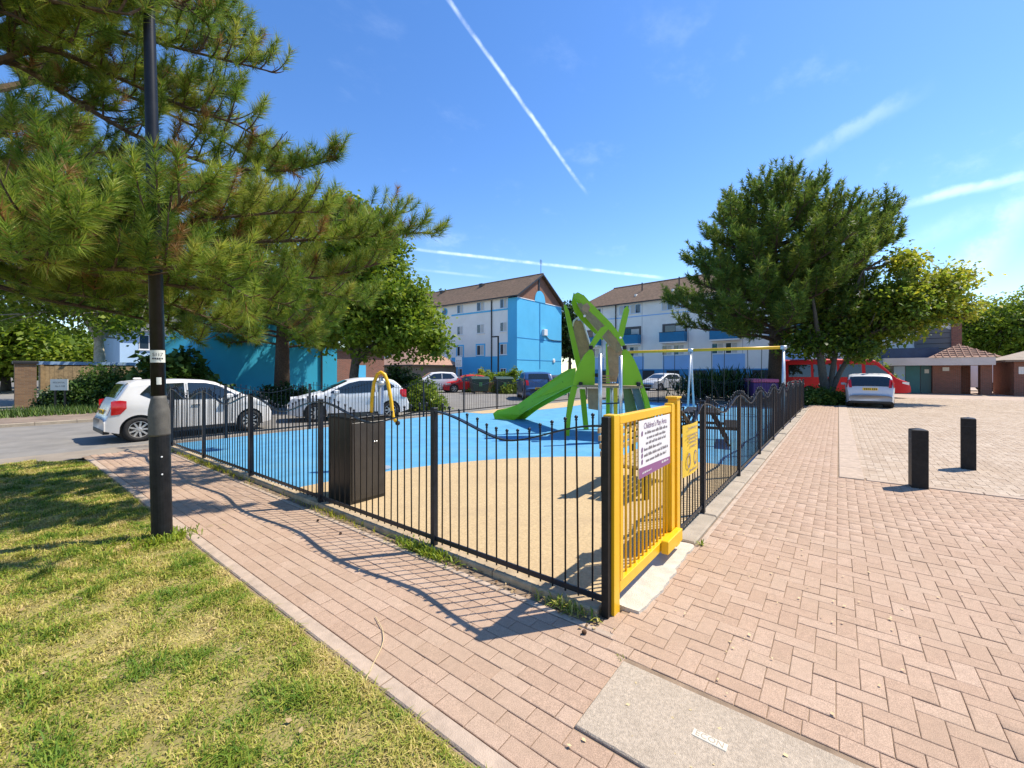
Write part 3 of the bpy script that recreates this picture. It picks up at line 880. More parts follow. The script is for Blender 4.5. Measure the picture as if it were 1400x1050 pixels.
def wrap(z0, z1, half, rad, off=0.0):
    """a sticker bent round the column, facing the camera side"""
    a0 = math.atan2(d2c.y, d2c.x) + off
    rows = []
    for z in (z0, z1):
        rows.append([lean @ Vector((rad * math.cos(a0 + t), rad * math.sin(a0 + t), z)) for t in np.linspace(-half, half, 13)])
    return MB().grid(rows)


wrap(1.715, 1.835, 1.25, 0.0603).build('number_sticker', M['sign_cream'], lp)
wrap(1.50, 1.57, 0.32, 0.0605, 0.1).build('small_label', M['sign_cream'], lp)
fm = Matrix.Translation(lean @ (d2c * 0.0625 + Vector((0, 0, 1.79)))) @ Matrix(((-d2c.y, 0, d2c.x, 0), (d2c.x, 0, d2c.y, 0), (0, 1, 0, 0), (0, 0, 0, 1)))
for kx, ch in enumerate('5117'):
    put_text(ch, 0.045, M['ink'], lp, fm @ Matrix.Translation((-0.03 + kx * 0.02, 0.0, 0.0)))
mb = MB()
for kx in range(5):
    mb.box((-0.04 + kx * 0.017, -0.045, -0.001), (-0.028 + kx * 0.017, -0.030, 0.0006), fm)
mb.build('sticker_print', M['ink'], lp)
for z in (0.63, 0.80):
    MB().lathe([(0.008, 0), (0.008, 0.004), (0.004, 0.007)], 8, Matrix.Translation(lean @ (d2c * 0.083 + side * 0.012 + Vector((0, 0, z)))) @ d2c.to_track_quat('Z', 'Y').to_matrix().to_4x4()).build('bolt', M['white'], lp)

# ------------------------------------------------------------------ bollards
def bollard(label, x, y, h, rz):
    b = thing('bollard', label, 'bollard', (x, y, 0), rz, 'black bollards on the paving')
    mb = MB(); mb.box((-0.088, -0.088, -0.03), (0.088, 0.088, h), chamfer=0.008); mb.build('shaft', M['black_worn'], b)
    mb = MB(); mb.add([(-0.080, -0.080, h + 0.0005), (0.080, -0.080, h + 0.0005), (0.080, 0.080, h + 0.0005), (-0.080, 0.080, h + 0.0005), (0, 0, h + 0.022)], [(0, 1, 4), (1, 2, 4), (2, 3, 4), (3, 0, 4)]); mb.build('cap', M['black'], b)
    mb = MB(); mb.box((-0.0890, -0.0890, h - 0.14), (0.0890, 0.0890, h - 0.128)); mb.build('groove_band', M['black'], b)
    return b


bollard('square black bollard nearer the camera, at the corner of the parking bay', 5.60, -2.10, 0.815, 0.1)
bollard('square black bollard further back on open paving, casting a short shadow', 7.67, -2.93, 0.85, -0.12)

# ------------------------------------------------------------------ utility box, yellow arch toy
ub = thing('utility_box', 'black metal cabinet standing just behind the railing', 'cabinet', (0.21, 3.45, 0))
mb = MB(); mb.box((0, 0, 0.004), (0.50, 0.50, 1.05), chamfer=0.008); mb.build('body', mat('cabinet_black', (0.008, 0.0075, 0.007), 0.35, var=0.25, scale=6, spec=0.6), ub)
mb = MB(); mb.box((0.028, -0.010, 0.05), (0.482, -0.0005, 1.0), chamfer=0.004); dr = mb.build('door', mat('cabinet_door', (0.035, 0.030, 0.026), 0.35, var=0.3, scale=5, spec=0.6), ub)
for x in (0.33, 0.36):
    MB().lathe([(0.010, 0), (0.010, 0.008), (0.005, 0.012)], 10, Matrix.Translation((x, -0.010, 0.74)) @ Matrix.Rotation(math.pi / 2, 4, 'X')).build('lock', M['steel'], dr)
mb = MB(); mb.box((-0.012, -0.014, 1.051), (0.512, 0.512, 1.068), chamfer=0.005); mb.build('lid', M['black'], ub)

ya = thing('arch_spinner', 'yellow bent-tube arch on a grey post behind the black cabinet', 'play equipment', (1.60, 4.83, 0))
r2 = Vector((SS, -CC, 0))
mb = MB(); mb.tube([(0, 0, 0), (0, 0, 1.42)], 0.045, 12); mb.build('post', M['galv'], ya, smooth=True)
arch = [r2 * -0.16 + Vector((0, 0, 0.95)), r2 * -0.15 + Vector((0, 0, 1.2)), r2 * -0.115 + Vector((0, 0, 1.45)), r2 * -0.06 + Vector((0, 0, 1.585)), Vector((0, 0, 1.62)), r2 * 0.06 + Vector((0, 0, 1.585)), r2 * 0.115 + Vector((0, 0, 1.45)), r2 * 0.17 + Vector((0, 0, 1.15)), r2 * 0.20 + Vector((0, 0, 0.88)), r2 * 0.25 + Vector((0, 0, 0.79))]
mb = MB(); mb.tube(arch, 0.030, 12); mb.build('arch_tube', M['yellow'], ya, smooth=True)
mb = MB(); mb.lathe([(0.01, -0.04), (0.035, -0.025), (0.042, 0), (0.035, 0.025), (0.01, 0.04)], 12, Matrix.Translation(r2 * 0.28 + Vector((0, 0, 0.77)))); mb.build('grip', M['rubber'], ya, smooth=True)
mb = MB(); mb.lathe([(0.05, 1.40), (0.075, 1.42), (0.075, 1.46), (0.04, 1.48), (0.03, 1.55)], 14); mb.build('bearing', M['galv'], ya, smooth=True)
mb = MB(); mb.lathe([(0.16, 0.012), (0.16, 0.03), (0.06, 0.04)], 16); mb.build('base_plate', M['galv'], ya)
mb = MB(); mb.tube([r2 * -0.16 + Vector((0, 0, 0.95)), r2 * -0.19 + Vector((0, 0, 0.90))], 0.036, 10); mb.build('grip', M['rubber'], ya)

# ------------------------------------------------------------------ climbing tower with slide
def wpt(p): return site(*p)


FWD = Vector((CC, SS, 0))
tw = thing('climbing_tower', 'bright green climbing frame with leaf-shaped panels and a slide', 'play equipment', (7.3, 4.0, 0))


def panel(name, pts, depth, mt, thick=0.06, parent=tw):
    mb = MB()
    P = [site(u, v, d) for (u, v, d) in [(q[0], q[1], q[2] if len(q) > 2 else depth) for q in pts]]
    for p in P: p.z = max(p.z, 0.0)
    mb.extrude(P, FWD * thick)
    return mb.build(name, mt, parent, world=True)


panel('shell_panel', [(808, 476), (811.5, 481), (813.5, 490), (813.5, 508), (813, 527), (783, 527), (786, 512), (792, 498), (799, 485)], 10.6, M['green_p'])
panel('leg', [(782, 527.5), (790, 527.5), (788, 536), (785, 548), (781, 568), (778.5, 600), (773, 600), (773.5, 575), (777, 548)], 10.63, M['green_p'], 0.09)
panel('shell_panel', [(853, 475), (860, 481), (867, 491), (872, 502), (877, 515), (880, 527), (851, 527), (851, 484)], 9.8, M['green_p'])
panel('leg', [(875, 527.5), (880, 527.5), (885, 540), (889.5, 556), (893, 575), (896, 610), (888, 610), (886, 580), (882, 553)], 9.8, M['green_p'], 0.09)
panel('leg', [(793, 532), (800, 532), (802.5, 560), (805, 592), (798.5, 592), (796, 565)], 11.8, M['green_p'], 0.09)
panel('leg', [(829, 470), (833, 466), (836, 480), (836.5, 530), (838, 592), (829, 592), (829.5, 530)], 11.9, M['green_p'], 0.09)
panel('chute_rail', [(798, 403), (805, 411), (820, 426), (836, 442), (850, 460), (856, 474.5), (850, 473.5), (843, 463), (832, 450), (815, 433), (799, 419), (792, 408)], 10.4, M['green_p'], 0.05)
panel('chute_rail', [(783, 406), (784.5, 400), (788, 404), (789, 415), (794, 424), (806, 437), (818, 451), (827, 462), (824, 465), (808, 451), (795, 438), (786, 427), (781.5, 414)], 11.1, M['green_p'], 0.05)
mb = MB()
left = [(789, 415, 11.1), (794, 424, 11.08), (806, 438, 11.05), (818, 452, 11.0), (831, 468, 10.9), (843, 481, 10.6)]
right = [(799, 414, 10.46), (808, 424, 10.46), (820, 437, 10.46), (834, 452, 10.42), (846, 467, 10.4), (851, 478, 10.3)]
mb.extrude([site(*p) for p in left] + [site(*p) for p in reversed(right)], FWD * 0.05 + Vector((0, 0, -0.03))); mb.build('chute_board', M['wood_board'], tw, world=True)
panel('chute_head', [(785, 402), (790, 399.5), (797, 403), (803, 412), (796, 415), (789, 411)], 10.75, M['green_p'], 0.2)
panel('tan_block', [(797, 417), (803, 414), (807, 420), (803, 428), (796, 424)], 10.34, M['wood_board'], 0.04)
panel('blade', [(771, 416), (774, 417), (778, 426), (781, 438), (786, 460), (792, 486), (797, 506), (790, 508), (784, 482), (779, 458), (774, 434)], 11.3, M['green_p'], 0.08)
panel('climbing_board', [(783.5, 442), (787, 438), (794, 438), (797, 443), (802, 458), (807, 474), (800, 490), (793, 506), (789, 486)], 11.5, M['wood_board'], 0.04)
mb = MB(); mb.tube([site(u, v, 11.45) for u, v in ((783, 446), (784.5, 439), (788, 435.5), (793.5, 435.5), (797, 439.5), (802, 456), (807.5, 474), (809, 490))], 0.028, 8); mb.build('rim_tube', M['steel'], tw, world=True, smooth=True)
panel('arm', [(805.5, 473), (810.5, 477), (820, 464), (831.5, 450), (829, 444.5), (822, 448), (813, 460)], 10.15, M['green_p'], 0.07)
panel('arm', [(845, 458), (852, 461), (857, 440), (860.5, 424), (858, 418), (853.5, 422), (849, 440)], 12.0, M['green_p'], 0.07)
panel('climbing_board', [(830, 470), (838, 463), (850, 479), (850, 490), (843, 522), (834, 520)], 11.0, M['wood_board'], 0.04)
mb = MB(); mb.tube([site(831, 474, 10.9), site(833, 468, 10.9), site(839, 462, 10.9), site(851, 478, 10.6)], 0.022, 8); mb.build('rim_tube', M['steel'], tw, world=True, smooth=True)
for (u, v0, v1, d) in ((820.5, 484, 607.5, 9.5), (848.5, 486, 604, 9.72), (836, 496, 590, 11.3)):
    a, b = site(u, v0, d), site(u, v1, d); b.z = 0
    MB().tube([b, a], 0.045 if d < 10 else 0.04, 14).build('steel_post', M['steel'], tw, world=True, smooth=True)
pl = [site(789, 528, 10.55), site(879, 528, 9.75), site(868, 528, 11.6), site(797, 528, 11.9)]
for p in pl: p.z = 1.245
mb = MB(); mb.extrude(pl, (0, 0, 0.055)); mb.build('platform', M['wood_board'], tw, world=True)
for k in range(4):
    a, b = site(822, 514 + 3.6 * k, 10.9), site(843, 514 + 3.6 * k, 10.9)
    MB().box((0, -0.03, -0.018), ((b - a).length, 0.03, 0.018), Matrix.Translation(a) @ Matrix.Rotation(math.atan2((b - a).y, (b - a).x), 4, 'Z')).build('rung', M['wood_board'], tw, world=True)
panel('lower_board', [(803, 531), (818, 531), (818.5, 561), (805, 559)], 10.7, M['wood_board'], 0.05)
panel('lower_board', [(852, 531), (863, 531), (871, 560), (877, 598), (858, 598), (855, 560)], 10.1, M['green_d'], 0.04)
panel('lower_board', [(864, 531), (874, 531), (881, 556), (886, 600), (879, 600), (872, 560)], 9.95, mat('blue_grey_panel', (0.08, 0.15, 0.17), 0.5), 0.04)
panel('yellow_post', [(839.5, 530), (844.5, 530), (844.5, 590), (839.5, 590)], 12.6, M['yellow'], 0.08)
for (u, v, d) in ((808, 475, 10.1), (854, 475, 9.75), (794, 525, 10.55), (873, 525, 9.75), (835, 493, 11.2), (816, 513, 10.5)):
    p = site(u, v, d)
    MB().lathe([(0.03, -0.05), (0.05, -0.03), (0.05, 0.04), (0.03, 0.05)], 10, Matrix.Translation(p)).build('clamp', M['rubber'], tw, world=True)
for (u, v, d) in ((799, 432, 10.38), (848, 462, 10.36)):
    MB().lathe([(0.03, 0), (0.03, 0.02), (0.015, 0.03)], 10, Matrix.Translation(site(u, v, d)) @ (-FWD).to_track_quat('Z', 'Y').to_matrix().to_4x4()).build('bolt_cap', M['white'], tw, world=True)
# rope and chain under the platform
for (a, b) in (((822, 573, 9.6), (848, 572, 9.8)), ((822, 552, 9.6), (848, 551, 9.8))):
    MB().tube([site(*a), site(*b)], 0.018, 6).build('cross_bar', M['pipe'], tw, world=True)
# slide
perp = Vector((0.966, -0.257, 0)) * 0.46
top_e = [(786, 503, 11.5), (777, 505, 11.75), (767, 510.5, 12.1), (752, 521, 12.5), (730, 537, 13.2), (707, 553.5, 13.95), (692, 558, 14.25), (680, 560.5, 14.45), (674, 565.5, 14.5)]
bot_e = [(676.5, 573.5, 14.4), (702, 575, 14.15), (712, 567, 13.9), (721, 560, 13.6), (745, 546, 12.8), (764, 536, 12.2), (778, 529, 11.8), (786, 525, 11.5)]
sl = MB()
wallp = [site(*p) for p in top_e + bot_e]
sl.extrude(wallp, perp.normalized() * 0.035); slide = sl.build('slide_wall', M['green_p'], tw, world=True)
sl = MB(); sl.extrude([p + perp for p in wallp], perp.normalized() * 0.035); sl.build('slide_wall', M['green_p'], tw, world=True)
bed = [site(u, v + 9 if i < 7 else v + 5, d) for i, (u, v, d) in enumerate(top_e)]
sl = MB(); sl.grid([[p + perp.normalized() * 0.034, p + perp.normalized() * 0.12 + Vector((0, 0, -0.03)), p + perp * 0.8 + Vector((0, 0, -0.03)), p + perp] for p in bed]); sl.build('slide_bed', M['green_d'], tw, world=True, smooth=True)
for (u, v, d) in ((700, 566, 14.1), (688, 566, 14.3), (742, 538, 12.9), (728, 548, 13.3), (770, 522, 12.0)):
    MB().lathe([(0.022, 0), (0.022, 0.012)], 8, Matrix.Translation(site(u, v, d)) @ (-perp).to_track_quat('Z', 'Y').to_matrix().to_4x4()).build('bolt_cap', M['rubber'], tw, world=True)

# ------------------------------------------------------------------ swings
sw = thing('swing_frame', 'swing set with a yellow top beam and grey A-shaped legs', 'swings', (16, 3.7, 0))
for a, b, nm in ((0.40, 3.66, 'beam'), (3.74, 7.0, 'beam')):
    MB().tube([(0, a - 3.7, 2.55), (0, b - 3.7, 2.55)], 0.060, 12).build(nm, M['yellow'], sw, smooth=True)
for y in (0.40, 3.70, 7.0):
    MB().tube([(0, y - 3.7 - 0.10, 2.55), (0, y - 3.7 + 0.10, 2.55)], 0.072, 12).build('bracket', M['galv'], sw, smooth=True)
    for s in (-1, 1):
        MB().tube([(0, y - 3.7, 2.53), (s * 0.48, y - 3.7, 0.0)], 0.042, 10).build('leg', M['galv'], sw, smooth=True)
for y in (1.35, 2.65, 4.6, 6.0):
    for s in (-0.24, 0.24):
        MB().tube([(0, y - 3.7 + s, 2.5), (0, y - 3.7 + s * 0.9, 0.50)], 0.013, 5).build('chain', M['pipe'], sw)
    MB().box((-0.09, y - 3.7 - 0.23, 0.46), (0.09, y - 3.7 + 0.23, 0.50), chamfer=0.01).build('seat', M['rubber'], sw)

# ------------------------------------------------------------------ timber bench behind the gate, picnic table
bn = thing('bench', 'low timber slatted bench seen through the yellow gate', 'bench', (3.2, 0.95, 0), 0.05)
for k in range(5):
    MB().box((-0.75, -0.25 + k * 0.1, 0.42), (0.75, -0.17 + k * 0.1, 0.46), chamfer=0.006).build('seat_slat', M['wood_board'], bn)
for k in range(4):
    MB().box((-0.75, 0.30 + k * 0.012, 0.52 + k * 0.10), (0.75, 0.33 + k * 0.012, 0.59 + k * 0.10), chamfer=0.006).build('back_slat', M['wood_board'], bn)
for s in (-0.55, 0.55):
    mb = MB(); mb.box((s - 0.03, -0.24, 0.008), (s + 0.03, -0.18, 0.418)); mb.build('leg', M['black'], bn)
    mb = MB(); mb.box((s - 0.03, 0.335, 0.008), (s + 0.03, 0.39, 0.93)); mb.build('leg', M['black'], bn)
    mb = MB(); mb.box((s - 0.028, -0.178, 0.37), (s + 0.028, 0.334, 0.415)); mb.build('seat_bearer', M['black'], bn)
pt = thing('picnic_table', 'dark picnic table with benches inside the fence', 'table', (7.9, 1.3, 0), 0.2)
MB().box((-0.75, -0.38, 0.70), (0.75, 0.38, 0.75), chamfer=0.01).build('table_top', M['black_worn'], pt)
for s in (-1, 1):
    MB().box((-0.75, s * 0.62 - 0.14, 0.42), (0.75, s * 0.62 + 0.14, 0.46), chamfer=0.01).build('seat', M['black_worn'], pt)
    MB().box((s * 0.5 - 0.03, -0.70, 0.36), (s * 0.5 + 0.03, 0.70, 0.418)).build('seat_bearer', M['black'], pt)
    for q in (-1, 1):
        MB().tube([(s * 0.5, q * 0.2, 0.70), (s * 0.5, q * 0.55, 0.008)], 0.03, 6).build('leg', M['black'], pt)

# ------------------------------------------------------------------ buildings
def wall_window(parent, frame_m, place, w, h, panes=2, frame_mat=None, surround=None, curtain=None, depth=0.06):
    """window in a wall; place = matrix whose local x runs along the wall, z up, y into the wall"""
    t = 0.05
    if surround:
        mb = MB(); s = 0.16
        for (a, b) in (((-w / 2 - s, -0.035, -s), (-w / 2, 0.02, h + s)), ((w / 2, -0.035, -s), (w / 2 + s, 0.02, h + s)), ((-w / 2, -0.034, h), (w / 2, 0.02, h + s)), ((-w / 2, -0.034, -s), (w / 2, 0.02, 0))):
            mb.box(a, b, place)
        mb.build('window_surround', surround, parent)
    mb = MB()
    for (a, b) in (((-w / 2, -0.03, 0), (-w / 2 + t, 0.02, h)), ((w / 2 - t, -0.03, 0), (w / 2, 0.02, h)), ((-w / 2 + t, -0.029, h - t), (w / 2 - t, 0.02, h)), ((-w / 2 + t, -0.029, 0), (w / 2 - t, 0.02, t))):
        mb.box(a, b, place)
    for k in range(1, panes):
        x = -w / 2 + w * k / panes
        mb.box((x - 0.03, -0.028, t), (x + 0.03, 0.02, h - t), place)
    win = mb.build('window', frame_mat or M['white'], parent)
    for k in range(panes):
        a = -w / 2 + w * k / panes + 0.031 + (0.02 if k == 0 else 0); b = -w / 2 + w * (k + 1) / panes - 0.031 - (0.02 if k == panes - 1 else 0)
        MB().box((a, -0.010, t + 0.001), (b, 0.004, h - t - 0.001), place).build('pane', curtain if (curtain and (k + int(w * 100)) % 2) else M['win_glass'], win)
    MB().box((-w / 2 - 0.06, -0.09, -0.07), (w / 2 + 0.06, 0.0, -0.001), place).build('sill', M['white'], win)
    return win


# four-storey block with the sunlit blue gable
AX, AY, AL, AD, AE, AR = 34.04, 26.63, 34.0, 9.3, 10.3, 13.25
A = thing('apartment_block', 'white four-storey block with a bright blue gable end and brown tiled roof', 'building', (AX, AY, 0))
MB().box((0.0, 1.30, 0.0), (AD, AL, AE - 0.05)).build('wall', M['white_wall'], A)
MB().box((-0.03, 0.0, 0.0), (AD + 0.02, 1.30, AE - 0.40)).build('gable_wall', M['blue_wall'], A)
MB().box((-0.034, 1.301, 0.0), (0.0, 10.3, 3.45)).build('painted_band', M['blue_wall'], A)
MB().box((-0.04, 1.301, 8.62), (0.0, 10.3, 8.80)).build('painted_line', M['blue_wall'], A)
mb = MB(); mb.extrude([(0.0, 0.02, AE - 0.40), (AD, 0.02, AE - 0.40), (AD / 2, 0.02, AR - 0.15)], (0, 1.2, 0)); mb.build('brick_gable', M['gbrick'], A)
arc = [(AD / 2 - 0.2 + 1.1 * math.cos(t), -0.05, AE - 0.41 + 1.35 * math.sin(t)) for t in np.linspace(0, math.pi, 17)]
mb = MB(); mb.extrude(arc, (0, 0.068, 0)); mb.build('arch_panel', M['blue_wall'], A)
for x0, x1 in ((0.0, AD / 2 - 1.31), (AD / 2 + 0.91, AD)):
    MB().box((x0, -0.045, AE - 0.43), (x1, 0.0, AE - 0.34)).build('coping', M['white'], A)
MB().box((AD / 2 - 0.24, -0.055, 2.0), (AD / 2 - 0.20, -0.0, AE - 0.45)).build('movement_joint', mat('joint_blue', (0.02, 0.20, 0.45), 0.8), A)
for z in (3.0, 5.45):
    MB().box((0.0, -0.025, z), (AD, 0.0, z + 0.05)).build('storey_line', mat('line_blue', (0.025, 0.22, 0.48), 0.8), A)
MB().box((4.9, -0.35, 6.0), (5.6, -0.001, 6.75), chamfer=0.03).build('meter_box', M['white'], A)
MB().tube([(5.6, -0.05, 6.05), (6.3, -0.06, 5.62), (7.4, -0.06, 5.55), (9.3, -0.05, 5.6)], 0.045, 6).build('cable', M['pipe'], A)
MB().lathe([(0.26, 0), (0.26, 0.08), (0.20, 0.12)], 16, Matrix.Translation((7.48, -0.001, 3.05)) @ Matrix.Rotation(math.pi / 2, 4, 'X')).build('vent', M['white'], A)
MB().box((AD / 2 - 0.15, -0.05, AE + 1.0), (AD / 2 + 0.15, 0.05, AE + 2.3), Matrix.Translation((-0.4, 0, 0))).build('slot_vent', M['pipe'], A)
rf = MB(); o_ = 0.35
rise = (AR - AE) / (AD / 2)
for s in (0, 1):
    e = -0.40 if s == 0 else AD + 0.40
    ez = AE - 0.40 * rise + 0.02
    rows = 24
    for k in range(rows):
        t0, t1 = k / rows, (k + 1) / rows
        x0, x1 = e + (AD / 2 - e) * t0, e + (AD / 2 - e) * t1
        z0, z1 = ez + (AR - ez) * t0, ez + (AR - ez) * t1
        rf.add([(x0, -o_, z0 + 0.035), (x0, AL, z0 + 0.035), (x1, AL, z1), (x1, -o_, z1), (x0, -o_, z0 - 0.06), (x0, AL, z0 - 0.06), (x1, -o_, z1 - 0.1)],
               [(0, 1, 2, 3), (0, 4, 5, 1), (0, 3, 6, 4)])
roofA = rf.build('roof', M['roof'], A)
MB().tube([(AD / 2, -o_ - 0.01, AR + 0.01), (AD / 2, AL, AR + 0.01)], 0.11, 8).build('ridge_tile', M['roof'], roofA)
for s in (0, 1):
    e = -0.42 if s == 0 else AD + 0.42
    mb = MB(); mb.extrude([(e, -o_ - 0.03, AE - 0.40 * rise - 0.20), (AD / 2, -o_ - 0.03, AR - 0.17), (AD / 2, -o_ - 0.03, AR + 0.03), (e, -o_ - 0.03, AE - 0.40 * rise + 0.02)], (0, 0.028, 0)); mb.build('bargeboard', M['pipe'], roofA)
MB().box((-0.50, -o_, AE - 0.36), (-0.38, AL, AE - 0.24)).build('gutter', M['pipe'], A)
for y in (8.5, 16.0):
    MB().box((AD / 2 - 1.0, y, AR - 0.75), (AD / 2 - 0.4, y + 0.5, AR - 0.1)).build('roof_vent', M['pipe'], roofA)
MB().tube([(-0.09, 3.65, 0), (-0.09, 3.65, AE - 0.4)], 0.07, 8).build('downpipe', M['pipe'], A)
mb = MB(); mb.tube([(5.4, 0.5, AR - 0.6), (5.4, 0.5, AR + 2.0)], 0.035, 6)
for k in range(5): mb.tube([(5.1 + 0.0 * k, 0.5, AR + 1.9 - 0.10 * k), (5.7, 0.5, AR + 1.9 - 0.10 * k)], 0.015, 4)
mb.build('aerial', M['pipe'], A)
MB().lathe([(0.16, 0), (0.13, 0.6), (0.1, 0.9)], 10, Matrix.Translation((5.9, 0.8, AR - 0.65))).build('chimney_pot', M['pipe'], A)
Wm = lambda y, z: Matrix.Translation((0.0, y, z)) @ Matrix.Rotation(-math.pi / 2, 4, 'Z')
for i, (ya, yb) in enumerate(((1.42, 2.42), (4.84, 6.0), (8.3, 9.3), (13.0, 14.1), (16.5, 17.6), (20, 21.1))):
    c, w = (ya + yb) / 2, yb - ya
    wall_window(A, None, Wm(c, 8.86), w, 1.02, 2, M['paleblue_wall'], None, M['curtain'])
    wall_window(A, None, Wm(c, 6.22), w, 1.06, 2, M['white'], None, M['curtain'])
    wall_window(A, None, Wm(c, 3.62), w * 1.0, 1.2, 2, M['white'], M['blue_wall'], M['curtain'])
    wall_window(A, None, Matrix.Translation((-0.036, 0, 0)) @ Wm(c, 1.05), w * 0.8, 1.0, 2, M['white'], None, None)
MB().lathe([(0.48, 0.0), (0.48, 0.05), (0.40, 0.07)], 20, Matrix.Translation((-0.001, 11.5, 9.28)) @ Matrix.Rotation(-math.pi / 2, 4, 'Y')).build('round_window', M['blue_wall'], A)
MB().lathe([(0.36, 0.0), (0.36, 0.075)], 20, Matrix.Translation((-0.004, 11.5, 9.28)) @ Matrix.Rotation(-math.pi / 2, 4, 'Y')).build('round_pane', M['win_glass'], A)

# long block with balconies behind the swings; local x runs along its front, towards the camera's right
BDX, BDY = 0.0948, 0.9955
B = thing('apartment_block', 'long white block with blue balconies and a brown roof behind the swings', 'building', (48.77, 27.26, 0), math.atan2(-BDY, -BDX))
BL_, BD_, BE, BR = 29.6, 9.5, 10.35, 13.5


def bm(x, z): return Matrix.Translation((x, 0.0, z))


# local frame: x along the front, y into the building (front face at y=0)
MB().box((0, 0.0, 0.0), (BL_, BD_, BE)).build('wall', M['white_wall'], B)
MB().box((-0.02, -0.02, 2.0), (0.95, 0.4, BE - 0.02)).build('painted_corner', M['lblue_wall'], B)
MB().box((0.95, -0.03, 8.50), (29.5, 0.0, 8.62)).build('painted_line', M['lblue_wall'], B)
for x0 in (0.9, 6.5, 12.1, 17.7, 23.3):
    MB().box((x0, -0.032, 2.02), (x0 + 3.2, 0.0, 3.58)).build('painted_panel', M['lblue_wall'], B)
    # recessed-looking balcony: dark sheet painted for the shaded recess, side cheeks and solid blue front
    MB().box((x0 - 0.05, -0.05, 5.12), (x0 + 2.85, 0.0, 7.32)).build('balcony_shade_sheet', mat('balcony_shade', (0.10, 0.09, 0.085), 0.8), B)
    w1 = MB().box((x0 + 0.3, -0.075, 5.2), (x0 + 1.5, -0.051, 7.1)).build('balcony_door', M['win_glass'], B)
    MB().box((x0 + 1.55, -0.075, 5.9), (x0 + 2.6, -0.051, 7.0)).build('balcony_window', M['curtain'], B)
    bal = MB().box((x0 - 0.05, -0.95, 5.0), (x0 + 2.85, -0.001, 5.14)).build('balcony', M['white_wall'], B)
    MB().box((x0 - 0.05, -0.95, 5.141), (x0 + 2.85, -0.90, 6.25)).build('balcony_panel', mat('balcony_shaded_blue', (0.012, 0.17, 0.33), 0.6, var=0.1, scale=2), bal)  # darker blue carries the shade on the balcony fronts
    for s in (x0 - 0.05, x0 + 2.80): MB().box((s, -0.899, 5.141), (s + 0.05, -0.051, 6.25)).build('balcony_panel', mat('balcony_shaded_blue', (0.012, 0.17, 0.33), 0.6, var=0.1, scale=2), bal)
    MB().box((x0 - 0.07, -0.97, 6.251), (x0 + 2.87, -0.88, 6.30)).build('handrail', M['pipe'], bal)
    for dx in (0.55, 2.1):
        wall_window(B, None, bm(x0 + dx, 8.95), 1.35, 1.10, 2, M['paleblue_wall'], None, M['curtain'])
    for dx in (0.5, 1.9):
        wall_window(B, None, bm(x0 + dx, 3.64), 1.2, 1.15, 2, M['white'], None, M['curtain'])
    MB().box((x0 + 2.95, -0.02, 3.0), (x0 + 3.0, 0.0, BE - 0.2)).build('movement_joint', mat('joint_grey', (0.45, 0.43, 0.42), 0.8), B)
MB().box((0.0, -0.12, 0.0), (29.5, -0.001, 2.0)).build('ground_storey', mat('ground_storey_blue', (0.05, 0.24, 0.46), 0.8, var=0.1, scale=1), B)
for k in range(9):
    MB().box((0.6 + 3.0 * k, -0.15, 0.0), (2.1 + 3.0 * k, -0.121, 1.85)).build('garage_shade_sheet', mat('opening_shade', (0.03, 0.03, 0.032), 0.7), B)  # flat dark sheets coloured like the shade inside openings
MB().tube([(5.9, -0.10, 6.2), (5.9, -0.10, BE - 0.1)], 0.07, 8).build('downpipe', M['pipe'], B)
MB().box((-0.5, -0.52, BE - 0.16), (BL_ + 0.3, -0.38, BE - 0.02)).build('gutter', M['pipe'], B)
rf = MB(); rows = 22
hipx = 3.4
for k in range(rows):
    t0, t1 = k / rows, (k + 1) / rows
    for side_ in (0, 1):
        ys = (-0.45, BD_ / 2) if side_ == 0 else (BD_ + 0.45, BD_ / 2)
        y0, y1 = ys[0] + (ys[1] - ys[0]) * t0, ys[0] + (ys[1] - ys[0]) * t1
        z0, z1 = BE - 0.05 + (BR - BE + 0.05) * t0, BE - 0.05 + (BR - BE + 0.05) * t1
        xa0, xa1 = -0.45 + hipx * t0, -0.45 + hipx * t1
        rf.add([(xa0, y0, z0 + 0.035), (BL_ + 0.3, y0, z0 + 0.035), (BL_ + 0.3, y1, z1), (xa1, y1, z1), (xa0, y0, z0 - 0.05), (BL_ + 0.3, y0, z0 - 0.05)], [(0, 1, 2, 3), (0, 4, 5, 1)])
rf.add([(-0.45, -0.45, BE - 0.01), (-0.45, BD_ + 0.45, BE - 0.01), (hipx - 0.45, BD_ / 2, BR)], [(0, 1, 2)])
roofB = rf.build('roof', M['roof'], B)
mb = MB(); mb.extrude([(BL_ + 0.25, 0, BE), (BL_ + 0.25, BD_, BE), (BL_ + 0.25, BD_ / 2, BR - 0.05)], (-0.3, 0, 0)); mb.build('gable', M['gbrick'], B)
MB().tube([(hipx - 0.5, BD_ / 2, BR + 0.01), (BL_ + 0.3, BD_ / 2, BR + 0.01)], 0.12, 8).build('ridge_tile', M['roof'], roofB)
for x in (8.2, 13.0, 18.5, 24.0):
    MB().tube([(x, 2.6, BE + 1.7), (x, 2.6, BE + 2.9)], 0.08, 8).build('vent_pipe', M['pipe'], roofB)
    MB().box((x - 0.35, 1.2, BE + 0.9), (x - 0.1, 1.5, BE + 1.25)).build('roof_vent', M['white_wall'], roofB)
MB().box((BL_ + 0.35, 0.0, 0.0), (35.74, 5.6, 7.6)).build('annex_wall', M['white_wall'], B)
mb = MB(); mb.extrude([(BL_ + 0.34, -0.4, 7.5), (BL_ + 0.34, 6.0, 7.5), (BL_ + 0.34, 2.8, 9.3)], (36.35 - BL_ - 0.34, 0, 0)); mb.build('annex_roof', M['roof'], B)
MB().box((35.75, -0.20, 0.0), (36.32, 5.5, 7.5)).build('brick_end', M['brick'], B)
